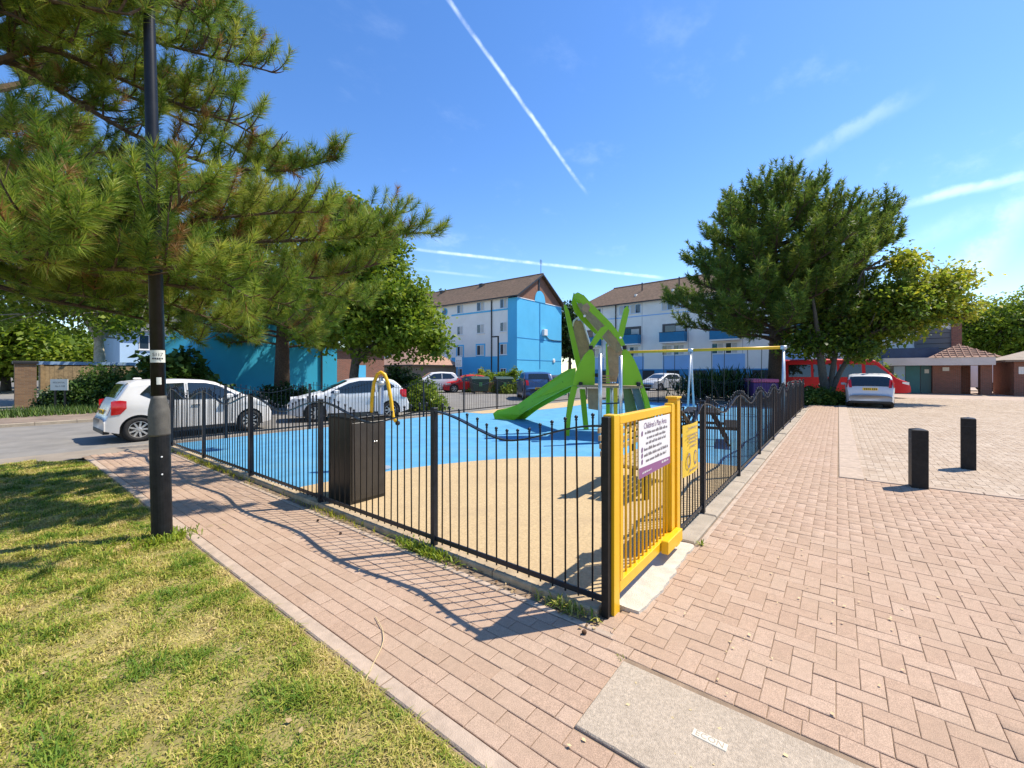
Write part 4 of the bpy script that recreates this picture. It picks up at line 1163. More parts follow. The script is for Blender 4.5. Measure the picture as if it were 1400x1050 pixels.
MB().lathe([(1.3, 0.0), (1.3, 0.05)], 28, Matrix.Translation((34.9, -0.001, 4.0)) @ Matrix.Rotation(math.pi / 2, 4, 'X')).build('round_window', mat('round_grille', (0.16, 0.16, 0.16), 0.6), B)
for k in range(5):
    MB().box((33.75, -0.062, 3.1 + 0.42 * k), (35.7, -0.051, 3.14 + 0.42 * k)).build('window_bar', M['pipe'], B)

# teal house wall in the shade of the pines
T = thing('house', 'teal rendered house wall behind the pines, dappled with shade', 'building', (2.0, 24.0, 0))
mb = MB(); mb.extrude([(1.4, 0, 0), (9.6, 0, 0), (9.6, 0, 4.9), (6.6, 0, 7.2), (3.4, 0, 4.3), (1.4, 0, 1.8)], (0, 9, 0)); mb.build('wall', M['teal_wall'], T)
MB().box((9.61, 0.4, 0), (13.4, 6, 3.0)).build('brick_extension', M['brick'], T)
MB().box((9.5, 0.2, 3.001), (13.6, 6.2, 3.2)).build('flat_roof', M['pipe'], T)
MB().tube([(8.55, -0.09, 0), (8.55, -0.09, 5.4)], 0.06, 8).build('downpipe', M['pipe'], T)
MB().box((11.0, 0.36, 0.0), (11.9, 0.399, 2.1)).build('door', M['blue_wall'], T)

# pale blue houses beyond the timber fence
Hh = thing('house', 'pale blue house with a grey roof beyond the timber fence', 'building', (4.5, 44.0, 0), 0.0)
MB().box((0, 0, 0), (9.5, 8, 5.2)).build('wall', M['paleblue_wall'], Hh)
mb = MB(); mb.extrude([(-0.4, -0.4, 5.0), (-0.4, 8.4, 5.0), (-0.4, 4, 7.6)], (10.3, 0, 0)); mb.build('roof', mat('slate', (0.12, 0.12, 0.125), 0.8, var=0.2, scale=2), Hh)
for x in (1.2, 4.2, 7.2):
    for z in (1.0, 3.5): wall_window(Hh, None, Matrix.Translation((x + 0.6, 0, z)), 1.3, 1.2, 2, M['white'], None, None)
# bin store with a hipped roof beside the white block
st = thing('bin_store', 'low brick store with a hipped brown roof left of the blue block', 'shed', (24.5, 32.5, 0))
MB().box((0, 0, 0), (6.0, 6.5, 2.4)).build('wall', M['sblock'], st)
mb = MB(); mb.add([(-0.4, -0.4, 2.4), (6.4, -0.4, 2.4), (6.4, 6.9, 2.4), (-0.4, 6.9, 2.4), (3.0, 2.2, 4.5), (3.0, 4.3, 4.5)], [(0, 1, 4), (1, 2, 5, 4), (2, 3, 5), (3, 0, 4, 5)]); mb.build('roof', M['roof2'], st)
mb = MB()
for (a, b) in (((-0.44, -0.44, 2.28), (6.44, -0.30, 2.399)), ((-0.44, -0.30, 2.28), (-0.30, 6.9, 2.399))): mb.box(a, b)
mb.build('fascia', M['pipe'], st)

# shop pavilion with flat canopy
sp = thing('shop_pavilion', 'brick shop front with a white fascia, teal doors and a small tiled roof', 'shop', (42.2, -9.9, 0))
MB().box((-0.9, 0.0, 2.14), (3.0, 5.9, 2.72)).build('canopy_fascia', mat('fascia_white', (0.62, 0.58, 0.54), 0.7, var=0.1, scale=1), sp)
MB().box((0.3, 3.05, 0), (3.0, 5.75, 2.139)).build('shop_wall', mat('shop_grey', (0.22, 0.23, 0.25), 0.7, var=0.1, scale=2), sp)
MB().box((0.24, 4.55, 0.1), (0.299, 5.20, 2.1)).build('pale_panel', M['paleblue_wall'], sp)
MB().box((0.22, 3.70, 0.02), (0.299, 4.52, 2.12)).build('door', M['teal_door'], sp)
MB().box((0.22, 3.08, 0.02), (0.299, 3.66, 2.12)).build('door', mat('dark_teal', (0.012, 0.09, 0.10), 0.4), sp)
MB().box((0.205, 3.2, 1.55), (0.219, 3.45, 1.85)).build('notice', M['sign_cream'], sp)
MB().box((0.0, 1.55, 0), (3.0, 3.04, 2.139)).build('brick_wall', M['brick'], sp)
MB().box((-0.02, 2.15, 1.72), (-0.001, 2.5, 2.0)).build('notice', M['sign_cream'], sp)
MB().box((1.2, 0.85, 0), (3.0, 1.5, 2.139)).build('brick_wall', M['brick'], sp)
MB().box((-0.3, 0.05, 0), (0.4, 0.62, 2.139)).build('pillar', M['brick'], sp)
MB().box((0.8, 2.6, 2.75), (3.6, 5.9, 3.55)).build('upper_fascia', M['navy'], sp)
mb = MB(); cy = 1.5
mb.add([(-0.95, -0.3, 2.721), (3.05, -0.3, 2.721), (3.05, 3.3, 2.721), (-0.95, 3.3, 2.721), (1.05, 1.5, 3.75)], [(0, 1, 4), (1, 2, 4), (2, 3, 4), (3, 0, 4)]); pr_ = mb.build('hipped_roof', M['roof2'], sp)
for k in range(1, 7):       # courses of tiles
    t = k / 7.0
    x, za = -0.95 + 2.0 * t, 2.721 + 1.029 * t
    ya, yb = -0.3 + 1.8 * t, 3.3 - 1.8 * t
    MB().box((x - 0.03, ya, za + 0.0), (x + 0.02, yb, za + 0.05)).build('tile_course', M['roof2'], pr_)
for k in range(9):
    y = 0.0 + 0.37 * k
    h_ = 1 - abs(y - 1.5) / 1.8
    MB().tube([(-0.95, y, 2.75), (-0.95 + 2.0 * h_, y, 2.75 + 1.029 * h_)], 0.035, 5).build('tile_roll', M['roof2'], pr_)

p2 = thing('brick_pavilion', 'small brick pavilion with a yellow door and tiled roof', 'building', (41.6, -16.2, 0))
MB().box((0, 0, 0), (5, 5.4, 2.35)).build('wall', M['brick'], p2)
MB().box((-0.5, -0.5, 2.351), (5.5, 5.9, 2.47)).build('fascia', mat('brown_fascia', (0.25, 0.20, 0.16), 0.7), p2)
mb = MB(); mb.add([(-0.55, -0.55, 2.471), (5.55, -0.55, 2.471), (5.55, 5.95, 2.471), (-0.55, 5.95, 2.471), (2.5, 2.7, 3.75)], [(0, 1, 4), (1, 2, 4), (2, 3, 4), (3, 0, 4)]); mb.build('roof', mat('dusty_roof_tile', (0.36, 0.29, 0.22), 0.9, var=0.2, scale=3, bump=0.3, bscale=14), p2)
dy = MB().box((-0.05, 3.95, 0.02), (-0.001, 4.6, 2.2)).build('door', M['door_yellow'], p2)
for s in (4.10, 4.36): MB().box((-0.062, s, 0.8), (-0.051, s + 0.08, 1.6)).build('glazed_slot', M['win_glass'], dy)
MB().box((-0.03, 4.95, 1.5), (-0.001, 5.2, 2.0)).build('notice', M['sign_white'], p2)

# ------------------------------------------------------------------ brick pier, timber fence, sign on the far side of the road
pier = thing('brick_pier', 'brick gate pier with a dark cap at the far side of the road', 'pier', tuple(site(36, 558, 19.4))[:2] + (0,), 0.0)
MB().box((-0.36, -0.3, 0.0), (0.30, 0.3, 2.0)).build('shaft', brick_mat('brown_brick', (0.24, 0.135, 0.065), (0.17, 0.09, 0.045), (0.2, 0.15, 0.1)), pier)
MB().box((-0.42, -0.36, 2.001), (0.36, 0.36, 2.14), chamfer=0.02).build('cap', M['pipe'], pier)
tf = thing('timber_fence', 'close-boarded timber fence under trees across the road', 'fence', (pier.location.x + 0.45, pier.location.y + 0.3, 0), 0.0)
for k in range(26):
    MB().box((0.0 + k * 0.152, -0.012, 0.05), (0.145 + k * 0.152, 0.012, 1.92 + random.gauss(0, 0.01))).build('board', M['timber'], tf)
MB().box((-0.02, 0.013, 1.5), (4.0, 0.06, 1.58)).build('rail', M['timber'], tf)
for k in range(3): MB().box((k * 1.9, -0.09, 0), (k * 1.9 + 0.1, -0.014, 1.98)).build('post', M['timber'], tf)
sh = thing('garden_shed', 'low building with a flat blue-grey roof behind the timber fence', 'shed', (tf.location.x + 0.2, tf.location.y + 1.2, 0))
MB().box((0, 0, 0), (3.4, 3, 2.0)).build('wall', M['timber'], sh)
MB().box((-0.3, -0.3, 2.001), (3.6, 3.2, 2.16)).build('roof', mat('blue_felt', (0.22, 0.32, 0.45), 0.7, var=0.2, scale=3), sh)
sgp = site(81, 545, 17.2)
rs = thing('road_sign', 'white rectangular estate sign on short legs in front of the hedge', 'sign', (sgp.x, sgp.y, 0), YAW - math.pi / 2)
MB().box((-0.36, -0.012, 0.88), (0.36, 0.012, 1.34)).build('board', M['sign_cream'], rs)
for s in (-0.2, 0.2): MB().box((s - 0.03, 0.013, 0), (s + 0.03, 0.05, 1.2)).build('leg', M['black'], rs)
put_text('RESIDENTIAL', 0.085, M['ink'], rs, Matrix.Translation((0, -0.0135, 1.195)) @ RX)
put_text('No.1-108', 0.105, M['ink'], rs, Matrix.Translation((0.04, -0.0135, 1.045)) @ RX)

# street lamp and parking sign by the blue block
sl_ = thing('street_lamp', 'dark street lamp in front of the white block', 'street lamp', (31.0, 26.8, 0))
MB().tube([(0, 0, 0), (0, 0, 5.3)], 0.09, 8).build('column', M['black'], sl_)
MB().box((-0.15, 0.0, 5.3), (0.15, 0.75, 5.42)).build('lantern', M['black'], sl_)
ps = thing('parking_notice', 'white parking notice on a pole before the blue painted wall', 'sign', (29.6, 31.2, 0), YAW - math.pi / 2)
MB().tube([(0, 0, 0), (0, 0, 3.4)], 0.04, 6).build('pole', M['galv'], ps)
MB().box((-0.36, -0.06, 2.2), (0.36, -0.042, 3.3)).build('board', M['sign_white'], ps)
mb = MB()
for k in range(5): word_marks(mb, -0.28, 0.28, 2.3 + 0.14 * k, 0.08, r_, -0.062)
mb.build('print', M['ink_grey'], ps)

# wheeled bins
for i, (x, y, lab) in enumerate(((21.4, 20.7, 'large dark green wheeled bin, the left one in front of the flower bed'), (23.0, 19.6, 'large dark green wheeled bin, the right one in front of the flower bed'))):
    b = thing('refuse_bin', lab, 'bin', (x, y, 0), -0.6, 'bins in front of the flower bed')
    mb = MB(); lo, hi = (0.58, 0.42), (0.68, 0.52)
    mb.add([(-lo[0], -lo[1], 0.16), (lo[0], -lo[1], 0.16), (lo[0], lo[1], 0.16), (-lo[0], lo[1], 0.16), (-hi[0], -hi[1], 1.1), (hi[0], -hi[1], 1.1), (hi[0], hi[1], 1.1), (-hi[0], hi[1], 1.1)],
           [(3, 2, 1, 0), (4, 5, 6, 7), (0, 1, 5, 4), (1, 2, 6, 5), (2, 3, 7, 6), (3, 0, 4, 7)]); mb.build('body', M['bin_green'], b)
    mb = MB(); mb.extrude([(-0.7, -0.56, 1.105), (-0.7, -0.3, 1.25), (-0.7, 0.2, 1.3), (-0.7, 0.56, 1.12)], (1.4, 0, 0)); mb.build('lid', M['bin_green'], b)
    for sx in (-0.45, 0.45):
        for sy in (-0.32, 0.32): MB().lathe([(0.08, -0.02), (0.08, 0.02)], 10, Matrix.Translation((sx, sy, 0.08)) @ Matrix.Rotation(math.pi / 2, 4, 'X')).build('wheel', M['rubber'], b)
    MB().box((-0.12, -0.535, 0.55), (0.12, -0.50, 0.85)).build('sticker', mat('green_sticker', (0.10, 0.30, 0.10), 0.6), b)
fb = thing('flower_bed', 'raised brick planter behind the bins', 'planter', (25.2, 21.6, 0), -0.6)
MB().box((-2.6, -1.2, 0), (2.6, 1.2, 0.75)).build('planter_wall', M['terracotta'], fb)
pc = thing('covered_trailer', 'low trailer with a purple cover and pink top edge behind the fence', 'trailer', tuple(site(1040, 540, 24.0))[:2] + (0,), 0.35)
MB().box((-1.1, -0.6, 0.25), (1.1, 0.6, 1.05), chamfer=0.05).build('cover', M['purple'], pc)
MB().box((-1.12, -0.62, 1.051), (1.12, 0.62, 1.25), chamfer=0.03).build('top_edge', M['pink'], pc)
for s in (-0.62, 0.62): MB().lathe([(0.28, -0.06), (0.28, 0.06)], 14, Matrix.Translation((0, s, 0.28)) @ Matrix.Rotation(math.pi / 2, 4, 'X')).build('wheel', M['tyre'], pc)
# ------------------------------------------------------------------ vehicles
def wheel(parent, x, y, r, side, w=0.19, spokes=8):
    mt = Matrix.Translation((x, y, r)) @ Matrix.Rotation(-side * math.pi / 2, 4, 'X')   # local z points outwards
    mb = MB(); mb.lathe([(r * 0.62, -w / 2), (r * 0.92, -w / 2), (r, -w * 0.3), (r, w * 0.3), (r * 0.92, w / 2), (r * 0.66, w / 2), (r * 0.64, w * 0.30)], 26, mt)
    wh = mb.build('wheel', M['tyre'], parent, smooth=True)
    mb = MB(); mb.lathe([(r * 0.66, w * 0.10), (r * 0.69, w * 0.47), (r * 0.63, w * 0.50), (r * 0.60, w * 0.2)], 26, mt)
    for k in range(spokes):
        a = 2 * math.pi * k / spokes
        mb.box((r * 0.10, -r * 0.065, w * 0.22), (r * 0.62, r * 0.065, w * 0.40), mt @ Matrix.Rotation(a, 4, 'Z'))
    mb.lathe([(r * 0.18, w * 0.1), (r * 0.18, w * 0.42), (r * 0.1, w * 0.46)], 14, mt)
    mb.build('rim', M['rim'], wh)
    return wh


def vehicle(name, label, cat, loc, heading, prof, W, paint, wheels, wr, belt, tumble=0.17, zb=0.20, r_top=0.13, side_glass=(), screen=None, rear=None,
            tail=None, head=None, plate=None, handles=(), seams=(), mirror=None, spokes=8, group=None, skip=(), cladding=None):
    """lofted car body. local x from rear (0) to front (L), y to the left"""
    root = thing(name, label, cat, (0, 0, 0), heading, group)
    L = prof[-1][0]
    off = Matrix.Rotation(heading, 4, 'Z') @ Vector((L / 2, 0, 0))
    root.location = Vector(loc) - off
    px, pz = [p[0] for p in prof], [p[1] for p in prof]
    H = max(pz)

    def top(x):
        xs = np.clip(np.linspace(x - 0.035, x + 0.035, 5), 0, L)
        return float(np.mean(np.interp(xs, px, pz)))

    def low(x):
        z = zb + 0.10 * max(0, 1 - x / 0.35) + 0.06 * max(0, 1 - (L - x) / 0.35)
        for xw in wheels:
            R = wr + 0.055
            if abs(x - xw) < R: z = max(z, wr + math.sqrt(R * R - (x - xw) ** 2))
        return z

    def hw(x):
        a = max(0, 1 - x / 0.55); b = max(0, 1 - (L - x) / 0.75)
        return W / 2 * (1 - 0.11 * a ** 2.2 - 0.20 * b ** 2.2)

    def ys(x, z):
        w = hw(x)
        if z <= belt: return w * (1 - 0.05 * ((belt - z) / belt) ** 2) + 0.012 * math.exp(-((z - belt * 0.86) / 0.05) ** 2)
        return w * (1 - tumble * (z - belt) / max(0.2, H - belt))

    P = 0.55

    def ring(x):
        zt, zl = top(x), low(x)
        zl = min(zl, zt - 0.06)
        r = min(r_top, (zt - zl) * 0.4)
        zs = zt - r
        side = [(ys(x, zl + (zs - zl) * t), zl + (zs - zl) * t) for t in np.linspace(0, 1, 9)]
        yS = side[-1][0]
        side += [(yS * max(0, math.cos(a)) ** P, zs + r * math.sin(a) ** P) for a in np.linspace(0, math.pi / 2, 9)[1:]]
        return side

    def topz(x, y):
        zt, zl = top(x), low(x)
        r = min(r_top, (zt - min(zl, zt - 0.06)) * 0.4); zs = zt - r
        yS = ys(x, zs); q = min(0.999, abs(y) / yS)
        c = q ** (1 / P)
        return zs + r * math.sqrt(max(0, 1 - c * c)) ** P

    xs = sorted(set([round(v, 4) for v in np.linspace(0, L, 64)] + [round(xw + s * (wr + 0.055), 4) for xw in wheels for s in (-1, -0.97, -0.85, 0.85, 0.97, 1)] + [round(p, 4) for p in px]))
    mb = MB()
    rows = []
    for x in xs:
        h_ = ring(x)
        rows.append([(x, y, z) for y, z in h_] + [(x, -y, z) for y, z in reversed(h_[:-1])])
    mb.grid(rows)
    n = len(rows[0]); k = len(mb.v)
    mb.f.append(tuple(range(n))); mb.f.append(tuple(range(k - 1, k - n - 1, -1)))
    body = mb.build('body', paint, root, smooth=True)
    mb = MB(); mb.box((0.25, -W / 2 + 0.12, zb - 0.02), (L - 0.25, W / 2 - 0.12, zb + 0.45)); mb.build('underbody', M['trim'], root)

    def side_patch(nm, pts, mt, parent=root, d=0.006):
        # pts: (x, zlo, zhi)
        for s in (1, -1):
            rows = []
            for (x, a, b) in pts:
                rows.append([(x, s * (ys(x, a + (b - a) * t) + d), a + (b - a) * t) for t in np.linspace(0, 1, 6)])
            MB().grid(rows).build(nm, mt, parent, smooth=True)

    def refine(pts, n=5):
        out = []
        for p, q in zip(pts, pts[1:]):
            for t in np.linspace(0, 1, n, endpoint=False): out.append(tuple(p[i] + (q[i] - p[i]) * t for i in range(3)))
        return out + [pts[-1]]

    def top_patch(nm, x0, x1, ya, yb, mt, parent=root, d=0.008, nx=10, taper=0.0):
        rows = []
        for x in np.linspace(x0, x1, nx):
            row = []
            for t in np.linspace(0, 1, 9):
                f = 1 - taper * (x - x0) / (x1 - x0) if x1 != x0 else 1
                y = (ya + (yb - ya) * t) * f
                e = 0.01
                nz = Vector((-(topz(min(L, x + e), y) - topz(max(0, x - e), y)) / (2 * e), -(topz(x, y + e) - topz(x, y - e)) / (2 * e), 1)).normalized()
                row.append(Vector((x, y, topz(x, y))) + nz * d)
            rows.append(row)
        return MB().grid(rows).build(nm, mt, parent, smooth=True)
    for g in side_glass: side_patch('side_window', refine(g), M['car_glass'])
    if screen: top_patch('windscreen', screen[0], screen[1], -screen[2], screen[2], M['car_glass'], taper=screen[3])
    if rear: top_patch('rear_window', rear[0], rear[1], -rear[2], rear[2], M['car_glass'], taper=rear[3])
    if tail:
        x0, x1, z0, z1, yin = tail
        side_patch('tail_light', refine([(x0, z0, z1 - 0.02), (x0 + (x1 - x0) * 0.6, z0 + 0.02, z1), (x1, z0 + (z1 - z0) * 0.45, z1 - 0.02)]), M['red_lens'], d=0.012)
        # wrap onto the tailgate
        for s in (1, -1):
            rows = []
            for z in np.linspace(z0, z1, 6):
                x_c = float(np.interp(z, pz[:tail_n(prof)], px[:tail_n(prof)])); row_ = []
                for t in np.linspace(0, 1, 5):
                    y_ = hw(x_c) * (yin + (0.93 - yin) * t); cand = [x for x in np.linspace(0, 0.6, 121) if topz(x, y_) >= z]
                    row_.append(((cand[0] if cand else 0.6) - 0.012, s * y_, z))
                rows.append(row_)
            MB().grid(rows).build('tail_light', M['red_lens'], root, smooth=True)
    if head:
        x0, x1, z0, z1 = head
        side_patch('headlight', refine([(x0, z0 + (z1 - z0) * 0.5, z1), (x1, z0, z1 - 0.02)]), M['clear_lens'], d=0.010)
    for (x, z) in handles:
        for s in (1, -1):
            y = ys(x, z)
            MB().box((x - 0.09, s * y + (0.002 if s > 0 else -0.03), z - 0.013), (x + 0.09, s * y + (0.03 if s > 0 else -0.002), z + 0.013), chamfer=0.006).build('door_handle', paint, root)
    for (x, a, b) in seams: side_patch('door_seam', [(x - 0.004, a, b), (x + 0.004, a, b)], M['trim'], d=0.004)
    if mirror:
        x, z = mirror
        for s in (1, -1):
            y = ys(x, z)
            MB().box((x - 0.07, s * (y + 0.08) - 0.08, z - 0.05), (x + 0.09, s * (y + 0.08) + 0.10, z + 0.08), chamfer=0.03).build('mirror', paint, root)
    if plate:
        z, m_ = plate
        xx = float(np.interp(z, pz[:tail_n(prof)], px[:tail_n(prof)]))
        pl_ = MB().box((xx - 0.03, -0.26, z - 0.055), (xx - 0.012, 0.26, z + 0.055)).build('number_plate', m_, root)
        mb = MB(); r3 = random.Random(4)
        for k in range(7):
            y = 0.21 - k * 0.062 - (0.03 if k > 3 else 0)
            mb.add([(xx - 0.0315, y, z - 0.035), (xx - 0.0315, y - 0.04, z - 0.035), (xx - 0.0315, y - 0.04, z + 0.035), (xx - 0.0315, y, z + 0.035)], [(0, 1, 2, 3)])
        mb.build('plate_characters', M['ink'], pl_)
    # dark lower valance front and rear
    side_patch('sill', refine([(wheels[0] + wr + 0.07, zb - 0.01, zb + 0.07), (wheels[1] - wr - 0.07, zb - 0.01, zb + 0.07)]), M['trim'], d=0.008)
    MB().box((-0.012, -W / 2 * 0.8, zb + 0.02), (0.10, W / 2 * 0.8, zb + 0.12), chamfer=0.01).build('rear_valance', M['trim'], root)
    MB().box((L - 0.06, -W / 2 * 0.62, zb + 0.10), (L + 0.008, W / 2 * 0.62, zb + 0.30), chamfer=0.01).build('grille', M['trim'], root)
    for xw in wheels:
        for s in (1, -1):
            wheel(root, xw, s * (W / 2 - 0.105), wr, s, spokes=spokes)
        for s in (1, -1):   # dark wheel housings
            mb = MB(); mb.lathe([(wr + 0.05, -0.15), (wr + 0.05, 0.05)], 20, Matrix.Translation((xw, s * (W / 2 - 0.24), wr + 0.02)) @ Matrix.Rotation(math.pi / 2, 4, 'X')); mb.build('wheel_housing', M['trim'], root)
    return root, top_patch, side_patch, topz, ys


def tail_n(prof):
    """number of profile points that rise from the rear bumper to the roof"""
    z = [p[1] for p in prof]
    k = 1
    while k < len(z) and z[k] > z[k - 1]: k += 1
    return k


HATCH = [(0.0, 0.52), (0.03, 0.62), (0.10, 0.80), (0.13, 0.93), (0.20, 1.02), (0.42, 1.40), (0.55, 1.45), (0.9, 1.475), (1.5, 1.485), (1.95, 1.46), (2.2, 1.41), (2.85, 1.06), (3.0, 1.01), (3.35, 0.90), (3.50, 0.78), (3.58, 0.62), (3.60, 0.52)]
car1, tp, sp_, tz, yy = vehicle('parked_car', 'small pearl white hatchback parked at the left, seen beside the lamp column', 'car', (1.02, 12.68, -0.035), 0.0, HATCH, 1.60, M['car_white'], (0.60, 2.98), 0.295, 0.95,
        side_glass=[[(0.62, 1.12, 1.14), (0.80, 1.02, 1.34), (0.98, 0.985, 1.37), (1.02, 0.985, 1.37)], [(1.05, 0.985, 1.375), (1.48, 0.975, 1.39)], [(1.56, 0.97, 1.39), (1.95, 0.965, 1.375), (2.2, 0.965, 1.31), (2.50, 0.97, 1.13), (2.66, 0.98, 1.01)]],
        screen=(2.24, 2.84, 0.60, -0.10), rear=(0.215, 0.415, 0.56, 0.08), tail=(0.11, 0.37, 0.66, 1.00, 0.70), head=(3.15, 3.46, 0.66, 0.86), plate=(0.72, M['plate_y']),
        handles=((1.18, 0.83), (1.72, 0.84)), seams=((1.02, 0.30, 0.98), (1.52, 0.26, 1.37), (2.52, 0.32, 0.97)), mirror=(2.42, 1.0), spokes=9)
tp('roof_spoiler', 0.40, 0.47, -0.55, 0.55, M['car_white'], d=0.02)
MB().box((0.62, -0.04, 1.47), (0.78, 0.04, 1.52), chamfer=0.02).build('aerial', M['car_white'], car1)

FIESTA = [(0.0, 0.55), (0.04, 0.66), (0.10, 0.82), (0.16, 1.0), (0.34, 1.22), (0.55, 1.39), (0.75, 1.43), (1.3, 1.47), (1.75, 1.455), (2.1, 1.39), (2.95, 0.99), (3.1, 0.95), (3.6, 0.83), (3.82, 0.72), (3.93, 0.60), (3.97, 0.50)]
car2, *_ = vehicle('parked_car', 'white hatchback facing left behind the back railing and the yellow arch', 'car', (5.75, 12.75, -0.035), math.radians(157), FIESTA, 1.62, M['car_white2'], (0.70, 3.16), 0.30, 0.92,
        side_glass=[[(0.55, 1.13, 1.16), (0.78, 1.03, 1.32), (1.15, 0.965, 1.36)], [(1.22, 0.96, 1.365), (1.75, 0.94, 1.36), (2.1, 0.935, 1.28), (2.45, 0.94, 1.12), (2.68, 0.95, 1.0)]],
        screen=(2.14, 2.92, 0.62, -0.12), rear=(0.2, 0.5, 0.56, 0.08), tail=(0.12, 0.36, 0.74, 1.05, 0.70), head=(3.42, 3.86, 0.62, 0.80), handles=((1.30, 0.82),), seams=((1.18, 0.28, 0.95), (2.55, 0.30, 0.93)), mirror=(2.5, 0.98), spokes=8)

MPV = [(0.0, 0.50), (0.03, 0.70), (0.06, 0.88), (0.14, 1.02), (0.36, 1.40), (0.5, 1.50), (0.9, 1.56), (1.6, 1.58), (2.2, 1.53), (3.1, 1.08), (3.7, 0.90), (4.0, 0.72), (4.05, 0.55)]
car3, *_ = vehicle('parked_car', 'silver people carrier seen from behind, parked in front of the red minibus', 'car', (24.4, -2.35, 0.0), 0.0, MPV, 1.72, M['car_silver'], (0.72, 3.2), 0.31, 0.98,
        side_glass=[[(0.5, 1.1, 1.16), (0.8, 1.04, 1.42), (1.5, 1.02, 1.48)], [(1.56, 1.02, 1.48), (2.3, 1.01, 1.40), (2.8, 1.01, 1.12)]],
        screen=(2.24, 3.05, 0.66, -0.12), rear=(0.12, 0.40, 0.74, 0.06), tail=(0.10, 0.34, 0.92, 1.28, 0.80), head=(3.6, 3.95, 0.62, 0.82), plate=(0.86, M['plate_y']), mirror=(2.6, 1.02), spokes=7)

VAN = [(0.0, 0.55), (0.03, 1.2), (0.06, 1.9), (0.14, 2.38), (0.4, 2.46), (3.0, 2.50), (5.15, 2.46), (5.45, 2.38), (6.45, 1.32), (6.7, 1.22), (7.15, 1.06), (7.32, 0.85), (7.36, 0.55)]
bus, tpb, spb, tzb, ysb = vehicle('minibus', 'red minibus with big side windows facing the shop, behind the silver car', 'minibus', (32.2, -1.15, 0.0), math.radians(-62), VAN, 2.05, M['car_red'], (1.55, 5.95), 0.36, 1.30, tumble=0.10, zb=0.32, r_top=0.16,
        side_glass=[[(0.35, 1.32, 2.10), (1.65, 1.32, 2.12)], [(1.80, 1.32, 2.12), (3.15, 1.32, 2.12)], [(3.30, 1.32, 2.12), (4.55, 1.32, 2.12)], [(4.75, 1.30, 2.08), (5.35, 1.30, 2.06), (5.85, 1.28, 1.66), (6.1, 1.28, 1.40)]],
        screen=(5.5, 6.42, 0.82, -0.06), tail=(0.06, 0.16, 0.9, 1.5, 0.85), head=(6.75, 7.2, 0.82, 1.02), mirror=(6.0, 1.45), spokes=6)
for s in (-1, 1):
    for xc in (2.6, 0.75):
        rows = []
        for rr in (0.30, 0.22):
            rows.append([(xc + 1.7 * rr * math.cos(t), s * (ysb(xc, 0.88 + rr * 0.7 * math.sin(t)) + 0.012), 0.88 + rr * 0.7 * math.sin(t)) for t in np.linspace(0, 2 * math.pi, 25)])
        MB().grid(rows).build('oval_emblem', M['white'], bus)
        MB().box((xc - 0.28, s * (ysb(xc, 0.88) + 0.010) - 0.003, 0.84), (xc + 0.28, s * (ysb(xc, 0.88) + 0.010) + 0.003, 0.93)).build('emblem_bar', M['white'], bus)

SUV = [(0.0, 0.6), (0.03, 0.85), (0.08, 1.05), (0.2, 1.25), (0.42, 1.58), (0.6, 1.66), (1.5, 1.70), (2.3, 1.64), (3.1, 1.14), (3.4, 1.10), (4.0, 1.02), (4.25, 0.8), (4.3, 0.6)]


def plain_car(label, x, y, head, prof, W, paint, group='cars in the far car park', cat='car'):
    L = prof[-1][0]; H = max(p[1] for p in prof)
    c, *_ = vehicle('parked_car', label, cat, (x, y, -0.035), head, prof, W, paint, (0.75, L - 0.85), 0.33, H * 0.63,
        side_glass=[[(0.5, H * .70, H * .73), (0.8, H * .66, H * .90), (1.5, H * .655, H * .93)], [(1.56, H * .655, H * .93), (2.2, H * .65, H * .90), (2.75, H * .66, H * .70)]],
        screen=(2.34, 3.02, 0.62, -0.12), rear=(0.2, 0.42, 0.62, 0.06), tail=(0.1, 0.3, H * .52, H * .70, 0.75), head=(L - 0.55, L - 0.1, H * .42, H * .54), plate=(H * .42, M['plate_y']), mirror=(2.6, H * .66), spokes=6, group=group)
    return c


plain_car('dark blue hatchback seen from behind beside the blue gable, beyond the slide', 19.3, 14.1, math.radians(44), SUV, 1.82, M['car_blue'])
plain_car('small dark car mostly hidden behind the slide', 24.6, 16.0, math.radians(40), FIESTA, 1.7, M['car_dark'])
plain_car('white off-roader parked beside the hipped bin store', 20.6, 25.2, math.radians(150), SUV, 1.85, M['car_white2'])
plain_car('red car between the white off-roader and the bins', 22.6, 23.4, math.radians(150), FIESTA, 1.7, M['car_red'])
plain_car('silver car parked under the balconies behind the swings', 36.4, 11.7, math.radians(160), MPV, 1.8, M['car_silver'])
vn, *_ = vehicle('parked_van', 'white van glimpsed between the two brick pavilions', 'van', (52.0, -13.6, 0.0), math.radians(-85), VAN, 2.0, M['car_white2'], (1.45, 5.95), 0.36, 1.30, tumble=0.08, zb=0.32, r_top=0.14, side_glass=[[(4.75, 1.30, 2.08), (5.35, 1.30, 2.06), (6.1, 1.28, 1.40)]], screen=(5.5, 6.42, 0.82, -0.06), mirror=(6.0, 1.45), spokes=6)
# ------------------------------------------------------------------ vegetation
def unit(a): return a / np.maximum(1e-9, np.linalg.norm(a, axis=-1, keepdims=True))


